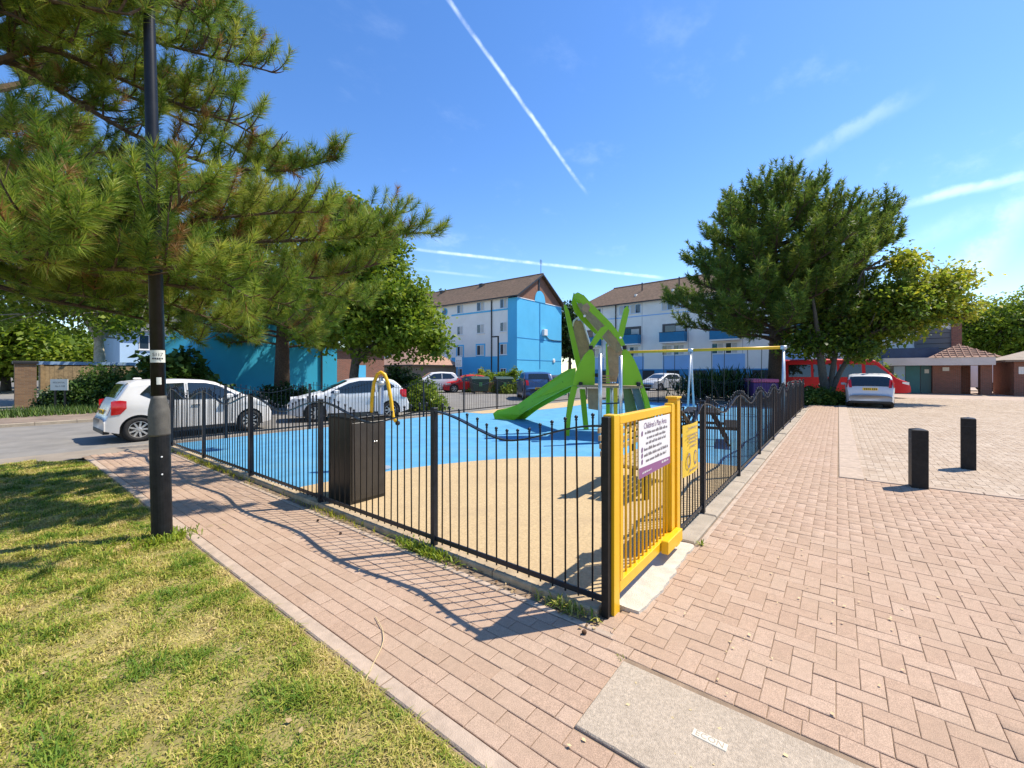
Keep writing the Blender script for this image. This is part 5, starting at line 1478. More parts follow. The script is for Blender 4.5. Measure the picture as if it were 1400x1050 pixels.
def needle_mesh(name, P, A, M_, lmin, lmax, width, mt, back=0.14, fwd=0.05, spread=(22, 78), brown=0.05, var_base=None):
    """tufts at P pointing along A, each of M_ needles (one thin triangle each)"""
    T = len(P)
    A = unit(A)
    ref = np.where(np.abs(A[:, 2:3]) < 0.9, np.array([[0, 0, 1.0]]), np.array([[1.0, 0, 0]]))
    U = unit(np.cross(A, ref)); Vv = np.cross(A, U)
    s = -back + (back + fwd) * rng.random((T, M_))
    ph = np.radians(spread[0] + (spread[1] - spread[0]) * (1 - (s + back) / (back + fwd)) * 0.6 + rng.random((T, M_)) * (spread[1] - spread[0]) * 0.45)
    th = rng.random((T, M_)) * 2 * np.pi
    R = np.cos(th)[..., None] * U[:, None] + np.sin(th)[..., None] * Vv[:, None]
    D = np.cos(ph)[..., None] * A[:, None] + np.sin(ph)[..., None] * R
    B = P[:, None] + A[:, None] * s[..., None]
    ln = (lmin + (lmax - lmin) * rng.random((T, M_)))[..., None]
    tip = B + D * ln; tip[..., 2] -= 0.10 * ln[..., 0] * rng.random((T, M_))
    S = unit(np.cross(D, rng.normal(size=D.shape))) * (width * (0.7 + 0.6 * rng.random((T, M_))))[..., None]
    V = np.stack([B - S, B + S, tip], 2).reshape(-1, 3)
    F = np.arange(len(V)).reshape(-1, 3)
    vb = (0.5 + rng.normal(0, 0.15, T)) if var_base is None else var_base
    v = vb[:, None] + rng.normal(0, 0.10, (T, M_))
    v = np.clip(v, 0, 0.88)
    br = rng.random(T) < brown
    v[br] = 0.96
    v = np.where(rng.random((T, M_)) < 0.04, 0.95, v)
    return np_mesh(name, V, F, mt, np.repeat(v.ravel(), 3))


def leaf_mesh(name, P, size, mt, var, flat=0.55, droop=0.2):
    n = len(P)
    N_ = unit(rng.normal(size=(n, 3)) * np.array([1, 1, 1.0]) + np.array([0, 0, flat * 2]))
    X = unit(np.cross(N_, rng.normal(size=(n, 3)))); Y = np.cross(N_, X)
    L = (size * (0.6 + 0.8 * rng.random(n)))[:, None]; W = L * 0.36
    tip = P + X * L; tip[:, 2] -= droop * L[:, 0]
    V = np.stack([P, P + X * L * 0.45 - Y * W, tip, P + X * L * 0.45 + Y * W], 1).reshape(-1, 3)
    F = np.arange(len(V)).reshape(-1, 4)
    return np_mesh(name, V, F, mt, np.repeat(np.clip(var, 0, 1), 4))


def spline(pts, n):
    pts = np.array([list(p) for p in pts], float)
    d = np.concatenate([[0], np.cumsum(np.linalg.norm(np.diff(pts, axis=0), axis=1))])
    t = np.linspace(0, d[-1], n)
    out = np.stack([np.interp(t, d, pts[:, i]) for i in range(3)], 1)
    for _ in range(2): out[1:-1] = (out[:-2] + 2 * out[1:-1] + out[2:]) / 4
    return out, d[-1]


def pine_tree(name, label, trunk, trunk_r, limbs, mt, side_len, step, M_, lmin, lmax, width, twig, limb_r, bark=None, up=0.25, brown=0.05, start=0.25, clump=None, lift=0.5):
    """limbs: polylines; side shoots along each limb, twigs along the shoots, a tuft on every twig"""
    root = thing(name, label, 'tree', tuple(trunk[0]))
    bark = bark or M['bark']
    mbt = MB(); mbt.tube(trunk, trunk_r, 12); mbt.build('trunk', bark, root, world=True, smooth=True)
    wood = MB(); P, A = [], []
    for limb in limbs:
        pts, ln = spline(limb, max(5, int(len(limb) * 4)))
        k = len(pts)
        wood.tube(pts.tolist(), list(np.linspace(limb_r * min(1.3, 0.45 + ln * 0.12), limb_r * 0.18, k)), 6)
        n = max(3, int(ln * (1 - start) / step))
        for i in range(n):
            t = start + (1 - start) * (i + rng.random()) / n
            q = t * (k - 1); a = int(min(k - 2, math.floor(q))); p = pts[a] + (pts[a + 1] - pts[a]) * (q - a)
            tan = unit(pts[a + 1] - pts[a])
            ang = (1 if i % 2 else -1) * math.radians(rng.uniform(30, 80)) * (1 - 0.45 * t)
            ca, sa = math.cos(ang), math.sin(ang)
            d = np.array([tan[0] * ca - tan[1] * sa, tan[0] * sa + tan[1] * ca, tan[2] * 0.6 + rng.uniform(-0.35, 0.35 + 0.45 * lift)])
            d = unit(d)
            sl = side_len * rng.uniform(0.45, 1.0) * (1.08 - 0.55 * t)
            m = 5
            sp = np.array([p + d * sl * s + np.array([0, 0, up * sl * s * s]) for s in np.linspace(0, 1, m)])
            wood.tube(sp.tolist(), list(np.linspace(limb_r * 0.28, limb_r * 0.10, m)), 4, cap=False)
            nt_ = max(2, int(sl / twig))
            for j in range(nt_ + 1):
                s = 0.25 + 0.75 * j / nt_
                b = p + d * sl * s + np.array([0, 0, up * sl * s * s])
                dd = unit(d + np.array([0, 0, 2 * up * s]) + (rng.normal(0, 0.65, 3) if j < nt_ else rng.normal(0, 0.12, 3)) + np.array([0, 0, lift * 0.5]))
                tl = twig * rng.uniform(0.5, 1.3) if j < nt_ else twig * 0.4
                e = b + dd * tl
                if tl > 0.12: wood.tube([b.tolist(), e.tolist()], limb_r * 0.09, 3, cap=False)
                P.append(e); A.append(dd)
        tan = unit(pts[-1] - pts[-2]); P.append(pts[-1]); A.append(tan)
    P, A = np.array(P), np.array(A)
    if clump:      # foliage gathered in pads with gaps between them
        q = P / clump
        f = np.sin(q[:, 0] * 6.28 + 1.3 * np.sin(q[:, 2] * 5)) * np.sin(q[:, 1] * 6.28 + 1.7 * np.sin(q[:, 0] * 4)) + 0.8 * np.sin(q[:, 2] * 6.28 + 1.1 * np.sin(q[:, 1] * 5))
        keep = f + rng.normal(0, 0.18, len(P)) > -0.66
        P, A = P[keep], A[keep]
    wood.build('branches', bark, root, world=True)
    vb = 0.48 + 0.16 * np.sin(P[:, 0] * 1.7 + P[:, 2] * 2.3) * np.sin(P[:, 1] * 1.9) + rng.normal(0, 0.13, len(P))
    me = needle_mesh('crown', P, A, M_, lmin, lmax, width, mt, brown=brown, var_base=vb, back=lmax * 1.2, fwd=lmax * 0.35)
    o = link_mesh('crown', me, root, world=True)
    return root, len(P)


def near_pine():
    tr = Vector((-2.95, 6.9, 0))
    trunk = [tr, tr + Vector((0.05, 0.0, 2.5)), tr + Vector((0.2, -0.1, 5)), tr + Vector((0.25, -0.2, 7.5)), tr + Vector((0.3, -0.2, 9.5))]

    def limb(z, *p): return [tr + Vector((0.12, -0.05, z))] + [site(*q) for q in p]
    L = [
        limb(3.2, (60, 330, 4.6), (180, 310, 4.0), (245, 290, 3.75), (258, 262, 3.7)),
        limb(3.0, (60, 360, 4.4), (170, 370, 3.9), (270, 360, 3.8), (330, 400, 3.9)),
        limb(3.4, (150, 330, 5.0), (300, 330, 5.2), (390, 330, 5.4), (480, 325, 5.6), (578, 318, 5.6)),
        limb(3.4, (180, 350, 5.3), (320, 370, 5.5), (430, 385, 5.6), (520, 360, 5.6)),
        limb(3.2, (180, 380, 6.0), (300, 400, 6.6), (400, 430, 7.0), (455, 440, 7.2)),
        limb(3.6, (200, 330, 6.4), (350, 320, 7.2), (450, 300, 7.8), (520, 300, 8.0), (548, 290, 8.0)),
        limb(3.3, (150, 400, 7.0), (260, 415, 8.0), (350, 430, 8.8), (420, 450, 9.2)),
        limb(3.1, (50, 390, 6.2), (130, 405, 6.4), (210, 425, 6.8), (290, 445, 7.2)),
        limb(3.0, (0, 380, 5.2), (80, 400, 5.0), (150, 410, 5.0)),
        limb(2.9, (-20, 330, 3.6), (30, 350, 3.2), (70, 360, 3.1)),
        limb(3.1, (-20, 290, 3.5), (40, 300, 3.2), (110, 310, 3.1)),
        limb(3.6, (0, 230, 4.4), (60, 260, 4.1), (130, 280, 4.0), (190, 300, 4.0)),
        limb(4.0, (-10, 180, 4.4), (60, 200, 4.3), (110, 225, 4.3)),
        limb(4.6, (0, 70, 5.0), (90, 130, 5.2), (190, 190, 5.4), (300, 230, 5.6), (400, 235, 5.8), (462, 216, 5.8)),
        limb(4.9, (60, 60, 5.0), (170, 110, 5.2), (260, 150, 5.4), (330, 170, 5.5), (372, 205, 5.6)),
        limb(5.2, (40, 20, 5.0), (150, 40, 5.2), (260, 70, 5.4), (340, 90, 5.5), (378, 100, 5.6)),
        limb(5.6, (60, -30, 5.2), (170, -10, 5.4), (260, 10, 5.5), (312, 22, 5.6)),
        limb(5.6, (40, -60, 4.6), (120, -40, 4.4), (220, -20, 4.4), (280, 30, 4.5)),
        limb(5.4, (0, -20, 4.2), (60, 0, 4.0), (120, 10, 3.9), (180, 20, 3.9)),
        limb(5.2, (-10, 10, 4.6), (40, 30, 4.4), (100, 60, 4.4)),
        limb(4.7, (100, 100, 6.4), (220, 150, 6.8), (320, 200, 7.0), (380, 240, 7.2)),
        limb(4.3, (60, 170, 6.0), (180, 230, 6.4), (300, 262, 6.6), (360, 280, 6.8)),
        limb(4.0, (120, 230, 6.6), (230, 260, 7.0), (330, 280, 7.2)),
        limb(3.0, (120, 390, 5.6), (220, 410, 5.8), (300, 440, 6.0), (345, 465, 6.1)),
        limb(3.1, (160, 380, 6.0), (290, 400, 6.3), (380, 440, 6.5), (430, 468, 6.6)),
        limb(3.2, (180, 360, 6.2), (330, 370, 6.6), (440, 400, 6.8), (500, 415, 6.9)),
        limb(2.8, (60, 410, 5.8), (150, 425, 6.2), (230, 445, 6.4), (275, 470, 6.4)),
        limb(3.3, (150, 330, 4.8), (280, 300, 4.9), (380, 290, 5.0), (440, 290, 5.1)),
        limb(3.1, (100, 370, 4.8), (230, 390, 4.9), (340, 400, 5.0), (400, 420, 5.1)),
        limb(5.4, (30, 60, 6.2), (150, 90, 6.4), (250, 120, 6.6), (320, 130, 6.7)),
        limb(5.6, (80, 0, 6.0), (190, 20, 6.3), (280, 50, 6.4), (345, 70, 6.5)),
    ]
    for z, az, ln in [(5.0, 2.4, 3.5), (6.2, 1.2, 3.2), (6.0, 3.6, 3.2), (7.2, 0.3, 2.8), (7.4, 2.0, 2.6), (7.6, 4.6, 2.8), (8.4, 5.6, 2.2), (8.8, 1.4, 1.8), (9.3, 3.2, 1.6), (3.6, 2.0, 4.0), (3.6, 3.2, 3.8), (4.4, 1.5, 3.8), (6.6, 5.5, 3.4), (5.2, 4.3, 3.4)]:
        d = Vector((math.cos(az), math.sin(az), 0))
        L.append([tr + Vector((0.2, -0.1, z)), tr + d * ln * 0.5 + Vector((0, 0, z + 0.2)), tr + d * ln + Vector((0, 0, z + 0.5))])
    return pine_tree('pine_tree', 'large overhanging pine with long needles in front of and behind the lamp column', trunk, [0.26, 0.22, 0.18, 0.12, 0.05], L, NEEDLE_NEAR, 0.72, 0.090, 150, 0.095, 0.175, 0.0034, 0.165, 0.046, up=0.5, brown=0.05, start=0.2, lift=1.3, clump=0.85)


def auto_limbs(base, top, spec, n, seed, r_up=0.35):
    """limbs spiralling round a trunk; spec(z fraction) -> reach"""
    r = random.Random(seed); L = []
    base, top = Vector(base), Vector(top)
    for i in range(n):
        t = i / (n - 1.0)
        az = i * 2.39996 + r.uniform(-0.3, 0.3)
        z0 = spec[0][0] + (1 - spec[0][0]) * t
        reach = float(np.interp(z0, [s[0] for s in spec], [s[1] for s in spec])) * r.uniform(0.7, 1.08)
        p = base.lerp(top, z0)
        d = Vector((math.cos(az), math.sin(az), 0))
        up_ = r_up * (0.4 + 1.2 * t)
        L.append([p, p + d * reach * 0.35 + Vector((0, 0, reach * 0.06)), p + d * reach * 0.7 + Vector((0, 0, reach * up_ * 0.45)), p + d * reach + Vector((0, 0, reach * up_))])
    return L


near_pine()
# pine with the stout trunk by the teal house
b0 = site(385, 545, 22.0); b0.z = -0.05
tp_ = b0 + Vector((0.2, 0.1, 10.6))
pine_tree('pine_tree', 'pine with a stout fibrous trunk in front of the teal house', [b0, b0.lerp(tp_, 0.25), b0.lerp(tp_, 0.6), tp_], [0.40, 0.33, 0.22, 0.06],
          auto_limbs(b0, tp_, [(0.28, 4.2), (0.45, 4.6), (0.7, 3.2), (1.0, 0.9)], 60, 3, 0.12), NEEDLE_MID, 1.3, 0.22, 60, 0.18, 0.32, 0.014, 0.32, 0.08, up=0.2, brown=0.06)
# big dark pine by the swings: main stem and a second leader
b1 = Vector((27.2, 1.75, -0.1)); t1 = Vector((27.3, 1.95, 12.5))
Rr = Vector((SS, -CC, 0))
L1 = auto_limbs(b1, t1, [(0.28, 5.2), (0.40, 6.2), (0.55, 5.2), (0.75, 3.7), (0.92, 1.9), (1.0, 0.6)], 100, 11, 0.36)
b2 = b1 + Vector((0, 0, 4.2)); t2 = b1 + Rr * 5.6 + Vector((0.3, 0, 10.6))
L1.append([b2, b2.lerp(t2, 0.5) + Vector((0, 0, -0.6)), t2])
L1 += [[p + Vector((0, 0, 0)) for p in l] for l in auto_limbs(b2.lerp(t2, 0.2), t2, [(0.0, 3.0), (0.5, 3.0), (1.0, 1.3)], 34, 21, 0.42)]
pine_tree('pine_tree', 'tall dense dark green pine standing behind the swings', [b1, b1.lerp(t1, 0.3) + Vector((0.1, -0.05, 0)), b1.lerp(t1, 0.7), t1], [0.50, 0.36, 0.20, 0.05], L1, NEEDLE_FAR, 1.45, 0.21, 40, 0.20, 0.36, 0.024, 0.34, 0.10, up=0.5, brown=0.0, start=0.26, lift=1.4)


def leafy_tree(name, label, base, stems, lobes, n_tips, per, size, mt, spread, bark, seed, trunk_r=0.2, bright=0.42):
    """stems: polylines for trunk and limbs; lobes: (centre, radii) ellipsoids of crown; leaves cluster round twig tips"""
    r = np.random.default_rng(seed)
    root = thing(name, label, 'tree', tuple(base))
    tb = MB()
    for i, st in enumerate(stems):
        pts, ln = spline(st, 9)
        tb.tube(pts.tolist(), list(np.linspace(trunk_r * (1 if i == 0 else 0.6), trunk_r * 0.22, 9)), 8)
    tb.build('trunk', bark, root, world=True, smooth=True)
    vol = np.array([np.prod(l[1]) ** (2 / 3.0) for l in lobes]); vol /= vol.sum()
    tips = []
    for i in r.choice(len(lobes), n_tips, p=vol):
        c, rad = lobes[i]
        d = unit(r.normal(size=3)); q = r.random() ** 0.38
        tips.append(np.array(c) + d * q * np.array(rad))
    tips = np.array(tips)
    ends = np.array([list(st[-1]) for st in stems] + [list(st[len(st) // 2]) for st in stems])
    tw_ = MB()
    for t in tips[:: max(1, n_tips // 260)]:
        e = ends[np.argmin(np.linalg.norm(ends - t, axis=1))]
        m = (e + t) / 2 + r.normal(0, 0.15, 3)
        tw_.tube([e.tolist(), m.tolist(), t.tolist()], [trunk_r * 0.16, trunk_r * 0.10, trunk_r * 0.04], 4, cap=False)
    tw_.build('branches', bark, root, world=True)
    P = np.repeat(tips, per, 0) + r.normal(0, 1, (n_tips * per, 3)) * np.array(spread)
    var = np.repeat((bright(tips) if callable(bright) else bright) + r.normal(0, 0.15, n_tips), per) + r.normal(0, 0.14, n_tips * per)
    link_mesh('crown', leaf_mesh('crown', P, size, mt, var), root, world=True)
    return root


def V3(u, v, d): return tuple(site(u, v, d))


# lime tree left of the white block
bs = site(484, 545, 19.5); bs.z = -0.04
leafy_tree('lime_green_tree', 'bright lime green broadleaf tree between the teal house and the white block', bs,
           [[bs, site(482, 505, 19.5), site(495, 450, 19.5), site(500, 380, 19.5)], [site(484, 500, 19.5), site(520, 460, 19.2), site(570, 440, 19)], [site(484, 490, 19.5), site(470, 430, 19.6), site(455, 380, 19.8)]],
           [(V3(520, 440, 19.3), (2.3, 2.3, 1.7)), (V3(565, 455, 19), (1.5, 1.5, 1.2)), (V3(500, 350, 19.6), (2.0, 2.0, 2.2)), (V3(450, 420, 19.8), (2.0, 2.0, 2.0)), (V3(545, 410, 19.2), (1.5, 1.5, 1.0)), (V3(470, 300, 19.8), (1.3, 1.3, 1.0)), (V3(590, 470, 18.8), (0.7, 0.7, 0.5))],
           620, 70, 0.19, LEAF_LIME, (0.27, 0.27, 0.20), M['bark_grey'], 5, 0.26)
# yellow-green tree by the minibus
bs = site(1132, 549, 22.6); bs.z = -0.02
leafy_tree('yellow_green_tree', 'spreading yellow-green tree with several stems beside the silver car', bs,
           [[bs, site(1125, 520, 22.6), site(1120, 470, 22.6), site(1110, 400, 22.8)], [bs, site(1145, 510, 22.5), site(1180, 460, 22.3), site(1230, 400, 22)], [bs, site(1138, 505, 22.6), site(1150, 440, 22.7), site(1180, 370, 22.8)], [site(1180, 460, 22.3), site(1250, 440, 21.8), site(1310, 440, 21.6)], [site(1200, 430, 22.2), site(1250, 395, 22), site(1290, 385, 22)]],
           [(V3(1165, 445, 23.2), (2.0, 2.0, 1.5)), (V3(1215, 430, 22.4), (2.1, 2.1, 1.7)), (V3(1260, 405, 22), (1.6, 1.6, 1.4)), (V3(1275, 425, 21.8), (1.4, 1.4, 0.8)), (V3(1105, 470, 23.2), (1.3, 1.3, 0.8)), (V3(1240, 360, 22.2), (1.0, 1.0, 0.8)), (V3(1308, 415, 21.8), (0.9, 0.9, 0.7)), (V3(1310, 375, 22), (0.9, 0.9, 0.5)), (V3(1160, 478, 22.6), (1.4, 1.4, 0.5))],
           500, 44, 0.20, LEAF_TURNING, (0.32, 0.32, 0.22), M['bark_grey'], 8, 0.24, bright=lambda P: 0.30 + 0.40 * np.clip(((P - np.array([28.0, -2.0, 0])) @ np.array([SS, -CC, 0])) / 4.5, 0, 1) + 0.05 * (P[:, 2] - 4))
# pale-barked tree across the road
bs = site(135, 530, 24); bs.z = 0.0
leafy_tree('pale_barked_tree', 'tree with a pale mottled trunk behind the hedge across the road', bs,
           [[bs, site(137, 500, 24), site(135, 460, 24), site(130, 400, 24)], [site(136, 465, 24), site(110, 420, 24), site(80, 380, 24)], [site(136, 460, 24), site(170, 420, 24), site(200, 390, 24)]],
           [(V3(120, 420, 24), (3.0, 3.0, 1.6)), (V3(60, 385, 23), (3.2, 3.2, 1.5)), (V3(190, 430, 24), (2.6, 2.6, 1.4)), (V3(0, 410, 22), (2.6, 2.6, 1.5)), (V3(130, 340, 24), (4.0, 4.0, 2.2))],
           380, 50, 0.22, LEAF_LIME, (0.38, 0.38, 0.26), M['bark_pale'], 12, 0.36)
for i, (u, v, d, rad, h, mt, lab, sd) in enumerate([
        (-40, 470, 32, 4.0, 7.5, LEAF_LIME, 'broad green tree at the far left, beyond the brick pier', 31),
        (8, 480, 36, 3.8, 6.2, LEAF_LIME, 'low bright tree directly behind the brick pier', 30),
        (60, 480, 46, 4.5, 7.0, LEAF_LIME, 'light green tree showing above the timber fence', 32),
        (250, 470, 48, 5.0, 9.5, LEAF_MID, 'tree behind the roof of the teal house', 33),
        (779, 470, 66, 4.0, 13.5, LEAF_DARK, 'dark green tree in the gap between the two blocks', 34),
        (1352, 470, 62, 6.0, 12.0, LEAF_LIME, 'fresh green tree rising behind the shop pavilion', 35),
        (1405, 470, 58, 6.0, 13.5, LEAF_LIME, 'tall bright green tree behind the brick pavilion', 36),
        (1320, 485, 66, 5.0, 9.0, LEAF_DARK, 'dark tree between the long block and the fresh green trees', 37),
        (1460, 470, 66, 7.0, 13.0, LEAF_MID, 'green tree further along behind the brick pavilion', 38)]):
    b = site(u, 525, d); b.z = 0
    c = Vector((b.x, b.y, h * 0.62))
    leafy_tree('background_tree', lab, b, [[b, b.lerp(c, 0.5), c], [b.lerp(c, 0.5), c + Vector((rad * .5, 0, 0))], [b.lerp(c, 0.5), c + Vector((-rad * .4, rad * .3, 0.4))]],
               [((c.x, c.y, c.z), (rad * 0.9, rad * 0.9, h * 0.36)), ((c.x + rad * 0.4, c.y - rad * 0.3, c.z - h * .1), (rad * 0.6, rad * 0.6, h * 0.25)), ((c.x - rad * 0.4, c.y + rad * 0.3, c.z - h * .15), (rad * 0.6, rad * 0.6, h * 0.22))],
               300, 46, 0.42, mt, (0.62, 0.62, 0.45), M['bark_grey'], sd, 0.35)


def bush(name, label, c, rad, mt, n_tips, per, size, seed, cat='shrub', spread=0.12, group=None):
    r = np.random.default_rng(seed)
    root = thing(name, label, cat, (c[0], c[1], 0), 0, group)
    d = unit(r.normal(size=(n_tips, 3))); d[:, 2] = np.abs(d[:, 2])
    q = (r.random(n_tips) ** 0.45)[:, None]
    tips = np.array([0, 0, 0.05]) + d * q * np.array(rad) * (0.85 + 0.3 * r.random((n_tips, 1)))
    mb = MB()
    for t in tips[:: max(1, n_tips // 40)]: mb.tube([(0, 0, 0), (t * 0.5 + np.array([0, 0, 0.05])).tolist(), t.tolist()], [0.02, 0.012, 0.005], 4, cap=False)
    mb.build('stems', M['bark_grey'], root)
    P = np.repeat(tips, per, 0) + r.normal(0, spread, (n_tips * per, 3)); P[:, 2] = np.maximum(P[:, 2], 0.01)
    var = np.repeat(0.42 + r.normal(0, 0.18, n_tips), per) + r.normal(0, 0.12, n_tips * per)
    link_mesh('foliage', leaf_mesh('foliage', P, size, mt, var), root)
    return root


def gp(u, d):
    p = site(u, 520, d); return (p.x, p.y)


bush('hedge', 'tall dark hedge beside the white estate sign', gp(116, 19.3), (1.2, 1.0, 1.35), LEAF_DARK, 260, 60, 0.11, 41, 'hedge', 0.14)
bush('hedge', 'leafy green hedge behind the rear of the pearl white hatchback', gp(160, 19.8), (1.8, 1.3, 1.8), LEAF_MID, 260, 60, 0.11, 42, 'hedge', 0.14)
bush('shrub', 'big-leaved glossy shrub above the roof of the pearl white hatchback', gp(240, 19.0), (2.0, 1.2, 2.5), LEAF_MID, 150, 40, 0.30, 43)
bush('shrub', 'dark shrub at the foot of the timber fence', gp(90, 18.6), (1.0, 0.8, 0.8), LEAF_DARK, 150, 50, 0.10, 44)
bush('shrub', 'dark evergreen shrub below the lime green tree', gp(548, 19.5), (1.5, 1.3, 1.7), LEAF_DARK, 240, 60, 0.12, 45)
bush('shrub', 'yellow-green bush beside the white hatchback tail', gp(578, 18.3), (0.9, 0.9, 1.1), LEAF_LIME, 160, 60, 0.11, 46)
bush('shrub', 'green shrub at the corner of the blue block', gp(698, 33.5), (1.5, 1.5, 1.7), LEAF_LIME, 160, 50, 0.16, 47)
bush('shrub', 'low hedge along the foot of the blue painted wall', gp(660, 36), (2.4, 1.4, 1.7), LEAF_LIME, 200, 50, 0.16, 48)
bush('shrub', 'dark ground-hugging shrub under the stout pine trunk', gp(392, 20.6), (2.0, 1.0, 0.9), LEAF_DARK, 160, 50, 0.12, 49)
bush('shrub', 'low green plants at the foot of the yellow-green tree', gp(1122, 21.4), (1.1, 0.9, 0.75), LEAF_MID, 160, 50, 0.12, 50)
bush('shrub', 'little yellow shrub beside the silver car wheel', gp(1150, 21.6), (0.4, 0.4, 0.5), LEAF_YELLOW, 60, 40, 0.09, 51)
bush('shrub', 'light green bush behind the minibus roof', gp(1190, 33), (1.6, 1.6, 3.0), LEAF_LIME, 160, 46, 0.18, 52)
bush('flowers', 'red and yellow bedding flowers in the raised brick planter', (25.2, 21.6), (2.2, 1.2, 1.25), LEAF_LIME, 120, 40, 0.12, 53, 'plants')
# spiky sword-leaved shrubs in front of the long block
def sword_plant(label, c, n, ln, seed):
    r = np.random.default_rng(seed)
    root = thing('sword_leaved_shrub', label, 'shrub', (c[0], c[1], 0), 0, 'sword-leaved shrubs behind the swings')
    V, F, var = [], [], []
    for k in range(n):
        h0 = r.uniform(0.0, ln * 0.55); az = r.uniform(0, 6.28); el = r.uniform(0.15, 1.35)
        c0 = np.array([r.normal(0, 0.8), r.normal(0, 0.8), h0])
        d = np.array([math.cos(az) * math.cos(el), math.sin(az) * math.cos(el), math.sin(el)]); s = unit(np.cross(d, [0, 0, 1])) * 0.035
        L = r.uniform(0.5, 0.9) * ln * 0.6
        i = len(V); V += [c0 - s, c0 + s, c0 + d * L * 0.6 + s * 0.9, c0 + d * L * 0.6 - s * 0.9, c0 + d * L + np.array([0, 0, -0.12 * L])]
        F += [(i, i + 1, i + 2), (i, i + 2, i + 3), (i + 3, i + 2, i + 4)]; var += [float(np.clip(r.normal(0.45, 0.2), 0, 1))] * 5
    link_mesh('leaves', np_mesh('leaves', np.array(V), np.array(F), LEAF_DARK, np.array(var)), root)
    mb = MB()
    for k in range(6): mb.tube([(r.normal(0, .5), r.normal(0, .5), 0), (r.normal(0, .6), r.normal(0, .6), ln * 0.5)], 0.06, 5)
    mb.build('stems', M['bark_grey'], root)


for i, (u, d, ln, lab) in enumerate(((972, 25.5, 2.2, 'sword-leaved shrub behind the middle swing legs'), (1003, 26.5, 2.4, 'sword-leaved shrub left of the purple-covered trailer'), (955, 27.5, 2.0, 'sword-leaved shrub furthest left, by the silver car'))):
    sword_plant(lab, gp(u, d), 520, ln, 60 + i)

# verge grass across the road
n = 9000
x = -14 + 18 * rng.random(n); y = 21.0 + 3.5 * rng.random(n)
hgt = 0.12 + 0.2 * rng.random(n); a = rng.random(n) * 6.28
base = np.stack([x, y, np.full(n, 0.055)], 1); sd = np.stack([-np.sin(a), np.cos(a), np.zeros(n)], 1) * 0.02
V = np.stack([base - sd, base + sd, base + np.stack([np.cos(a) * hgt * .5, np.sin(a) * hgt * .5, hgt], 1)], 1).reshape(-1, 3)
props(link_mesh('grass', np_mesh('grass', V, np.arange(3 * n).reshape(-1, 3), LEAF_MID, np.repeat(rng.random(n), 3))), 'long green verge grass in front of the hedge across the road', 'grass', kind='stuff')


# weeds and litter
def weed(label, c, n, ln, seed, mt, name='weed', cat='weed'):
    r = np.random.default_rng(seed)
    root = thing(name, label, cat, (c[0], c[1], 0))
    V, F, var = [], [], []
    for k in range(n):
        az = r.uniform(0, 6.28); el = r.uniform(0.3, 1.4); L = ln * r.uniform(0.5, 1.0)
        c0 = np.array([r.normal(0, c[2]), r.normal(0, c[3]), 0.0])
        d = np.array([math.cos(az) * math.cos(el), math.sin(az) * math.cos(el), math.sin(el)]); s = unit(np.cross(d, [0, 0, 1])) * ln * 0.045
        i = len(V); V += [c0 - s * .5, c0 + s * .5, c0 + d * L * 0.55 + s, c0 + d * L * 0.55 - s, c0 + d * L + np.array([0, 0, -0.25 * L])]
        F += [(i, i + 1, i + 2), (i, i + 2, i + 3), (i + 3, i + 2, i + 4)]; var += [float(np.clip(r.normal(0.6, 0.25), 0, 1))] * 5
    link_mesh('leaves', np_mesh('leaves', np.array(V), np.array(F), mt, np.array(var)), root)


weed('straggly weeds growing under the railing post nearest the gate', (-0.09, 1.75, 0.04, 0.22), 420, 0.13, 71, LEAF_LIME)
weed('dry grass wisps in the gutter under the railing corner', (-0.09, 0.25, 0.03, 0.12), 130, 0.12, 72, GRASS)
weed('thin weeds in the gutter beside the black cabinet', (-0.10, 3.3, 0.03, 0.35), 160, 0.09, 73, LEAF_YELLOW)
weed('grass tuft at the far end of the footpath gutter', (-0.10, 7.5, 0.03, 1.0), 420, 0.12, 74, LEAF_YELLOW)
weed('small bright green weed growing by the kerb right of the gate', (1.60, -0.20, 0.012, 0.012), 16, 0.10, 75, LEAF_LIME)
weed('tiny green sprout at the corner of the cover slab', (-0.33, -0.235, 0.015, 0.015), 14, 0.035, 76, LEAF_LIME)
weed('tuft of long grass round the foot of the lamp column', (-1.47, 3.93, 0.12, 0.10), 420, 0.13, 77, LEAF_LIME, 'grass_tuft', 'grass')


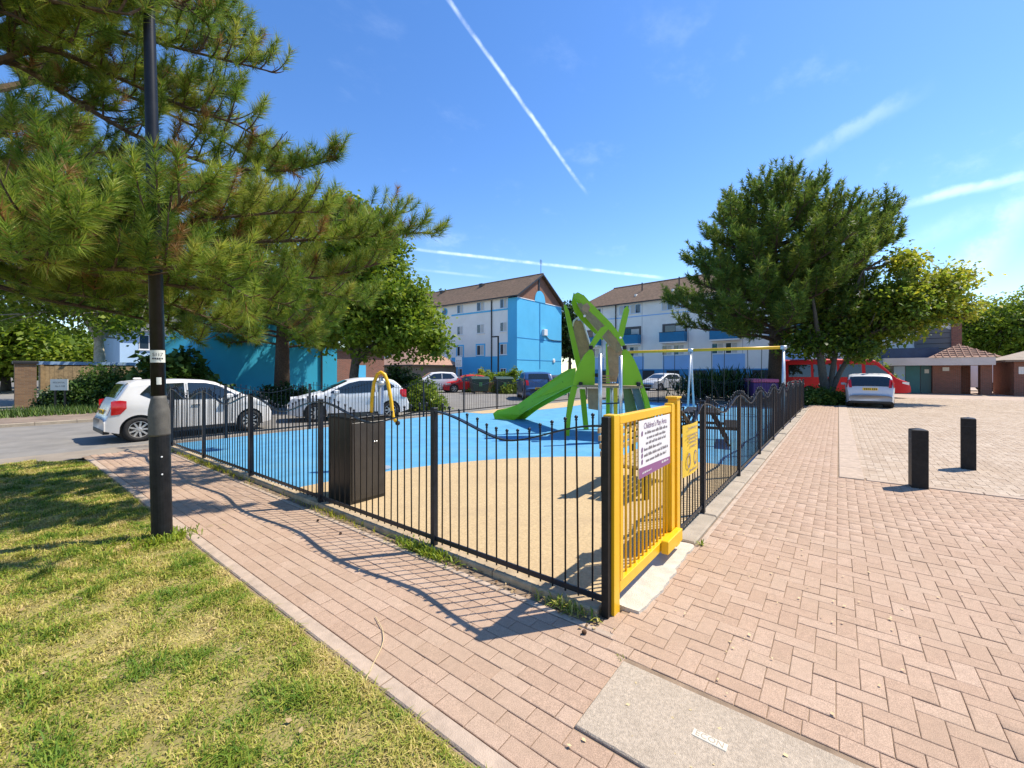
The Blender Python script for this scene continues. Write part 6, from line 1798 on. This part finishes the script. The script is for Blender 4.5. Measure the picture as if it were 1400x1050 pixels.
def pine_cone(label, x, y, s):
    o = MB()
    for k in range(7):
        t = k / 6.0
        r0 = s * (0.35 + 0.65 * math.sin(math.pi * (0.15 + 0.75 * t))); z = s * 1.6 * t
        o.lathe([(r0 * 0.55, z), (r0, z + s * 0.10), (r0 * 0.5, z + s * 0.24)], 9)
    ob = o.build('pine_cone', M['cone']); ob.location = (x, y, s * 0.7); ob.rotation_euler = (1.4, 0.2, random.random() * 6)
    props(ob, label, 'pine cone')


pine_cone('pine cone lying on the path near the corner post', *[G for G in site(796, 866, 926.6 / 357)[:2]], 0.016)
pine_cone('pine cone in the path gutter between the cabinet and the middle post', -0.33, 2.72, 0.014)
pine_cone('pine cone nearer the cabinet in the path gutter', -0.30, 3.25, 0.014)
mb = MB(); tpts = [site(513, 845, 926.6 / 336), site(525, 865, 926.6 / 356), site(524, 885, 926.6 / 376), site(512, 905, 926.6 / 396), site(498, 938, 926.6 / 429)]
tpts = [(p.x, p.y, 0.010) for p in tpts]; o = mb.tube(spline(tpts, 14)[0].tolist(), 0.0028, 5).build('dry_stalk', M['straw'])
props(o, 'long pale dry stalk curving across the path to the grass', 'stalk')
# specks of dry leaf blown over the paving and the play surface
n = 260
xx = -1.0 + 11 * rng.random(n) ** 1.3; yy = np.where(rng.random(n) < 0.6, -0.3 - rng.random(n) * (0.8 + 0.3 * (xx + 1)), 0.3 + 6 * rng.random(n))
o = link_mesh('leaf_litter', leaf_mesh('leaf_litter', np.stack([xx, yy, np.full(n, 0.012)], 1), 0.020, M['straw'], rng.random(n), flat=3.0, droop=-0.05))
props(o, 'sparse specks of dry leaf blown over the paving and play surface', 'leaf litter', kind='stuff')
# dry leaf litter along the gutter and on the lawn
n = 500
P = np.stack([np.where(rng.random(n) < 0.75, -0.10 + rng.normal(0, 0.04, n), -1.4 - 1.2 * rng.random(n)), 10 * rng.random(n) ** 1.4, np.full(n, 0.006)], 1)
o = link_mesh('leaf_litter', leaf_mesh('leaf_litter', P, 0.026, ramp_mat('dead_leaf', [(0.0, (0.10, 0.05, 0.02)), (0.5, (0.28, 0.17, 0.08)), (1.0, (0.45, 0.34, 0.18))]), rng.random(n), flat=2.5, droop=-0.1))
props(o, 'dry brown leaf litter in the gutter along the railing', 'leaf litter', kind='stuff')
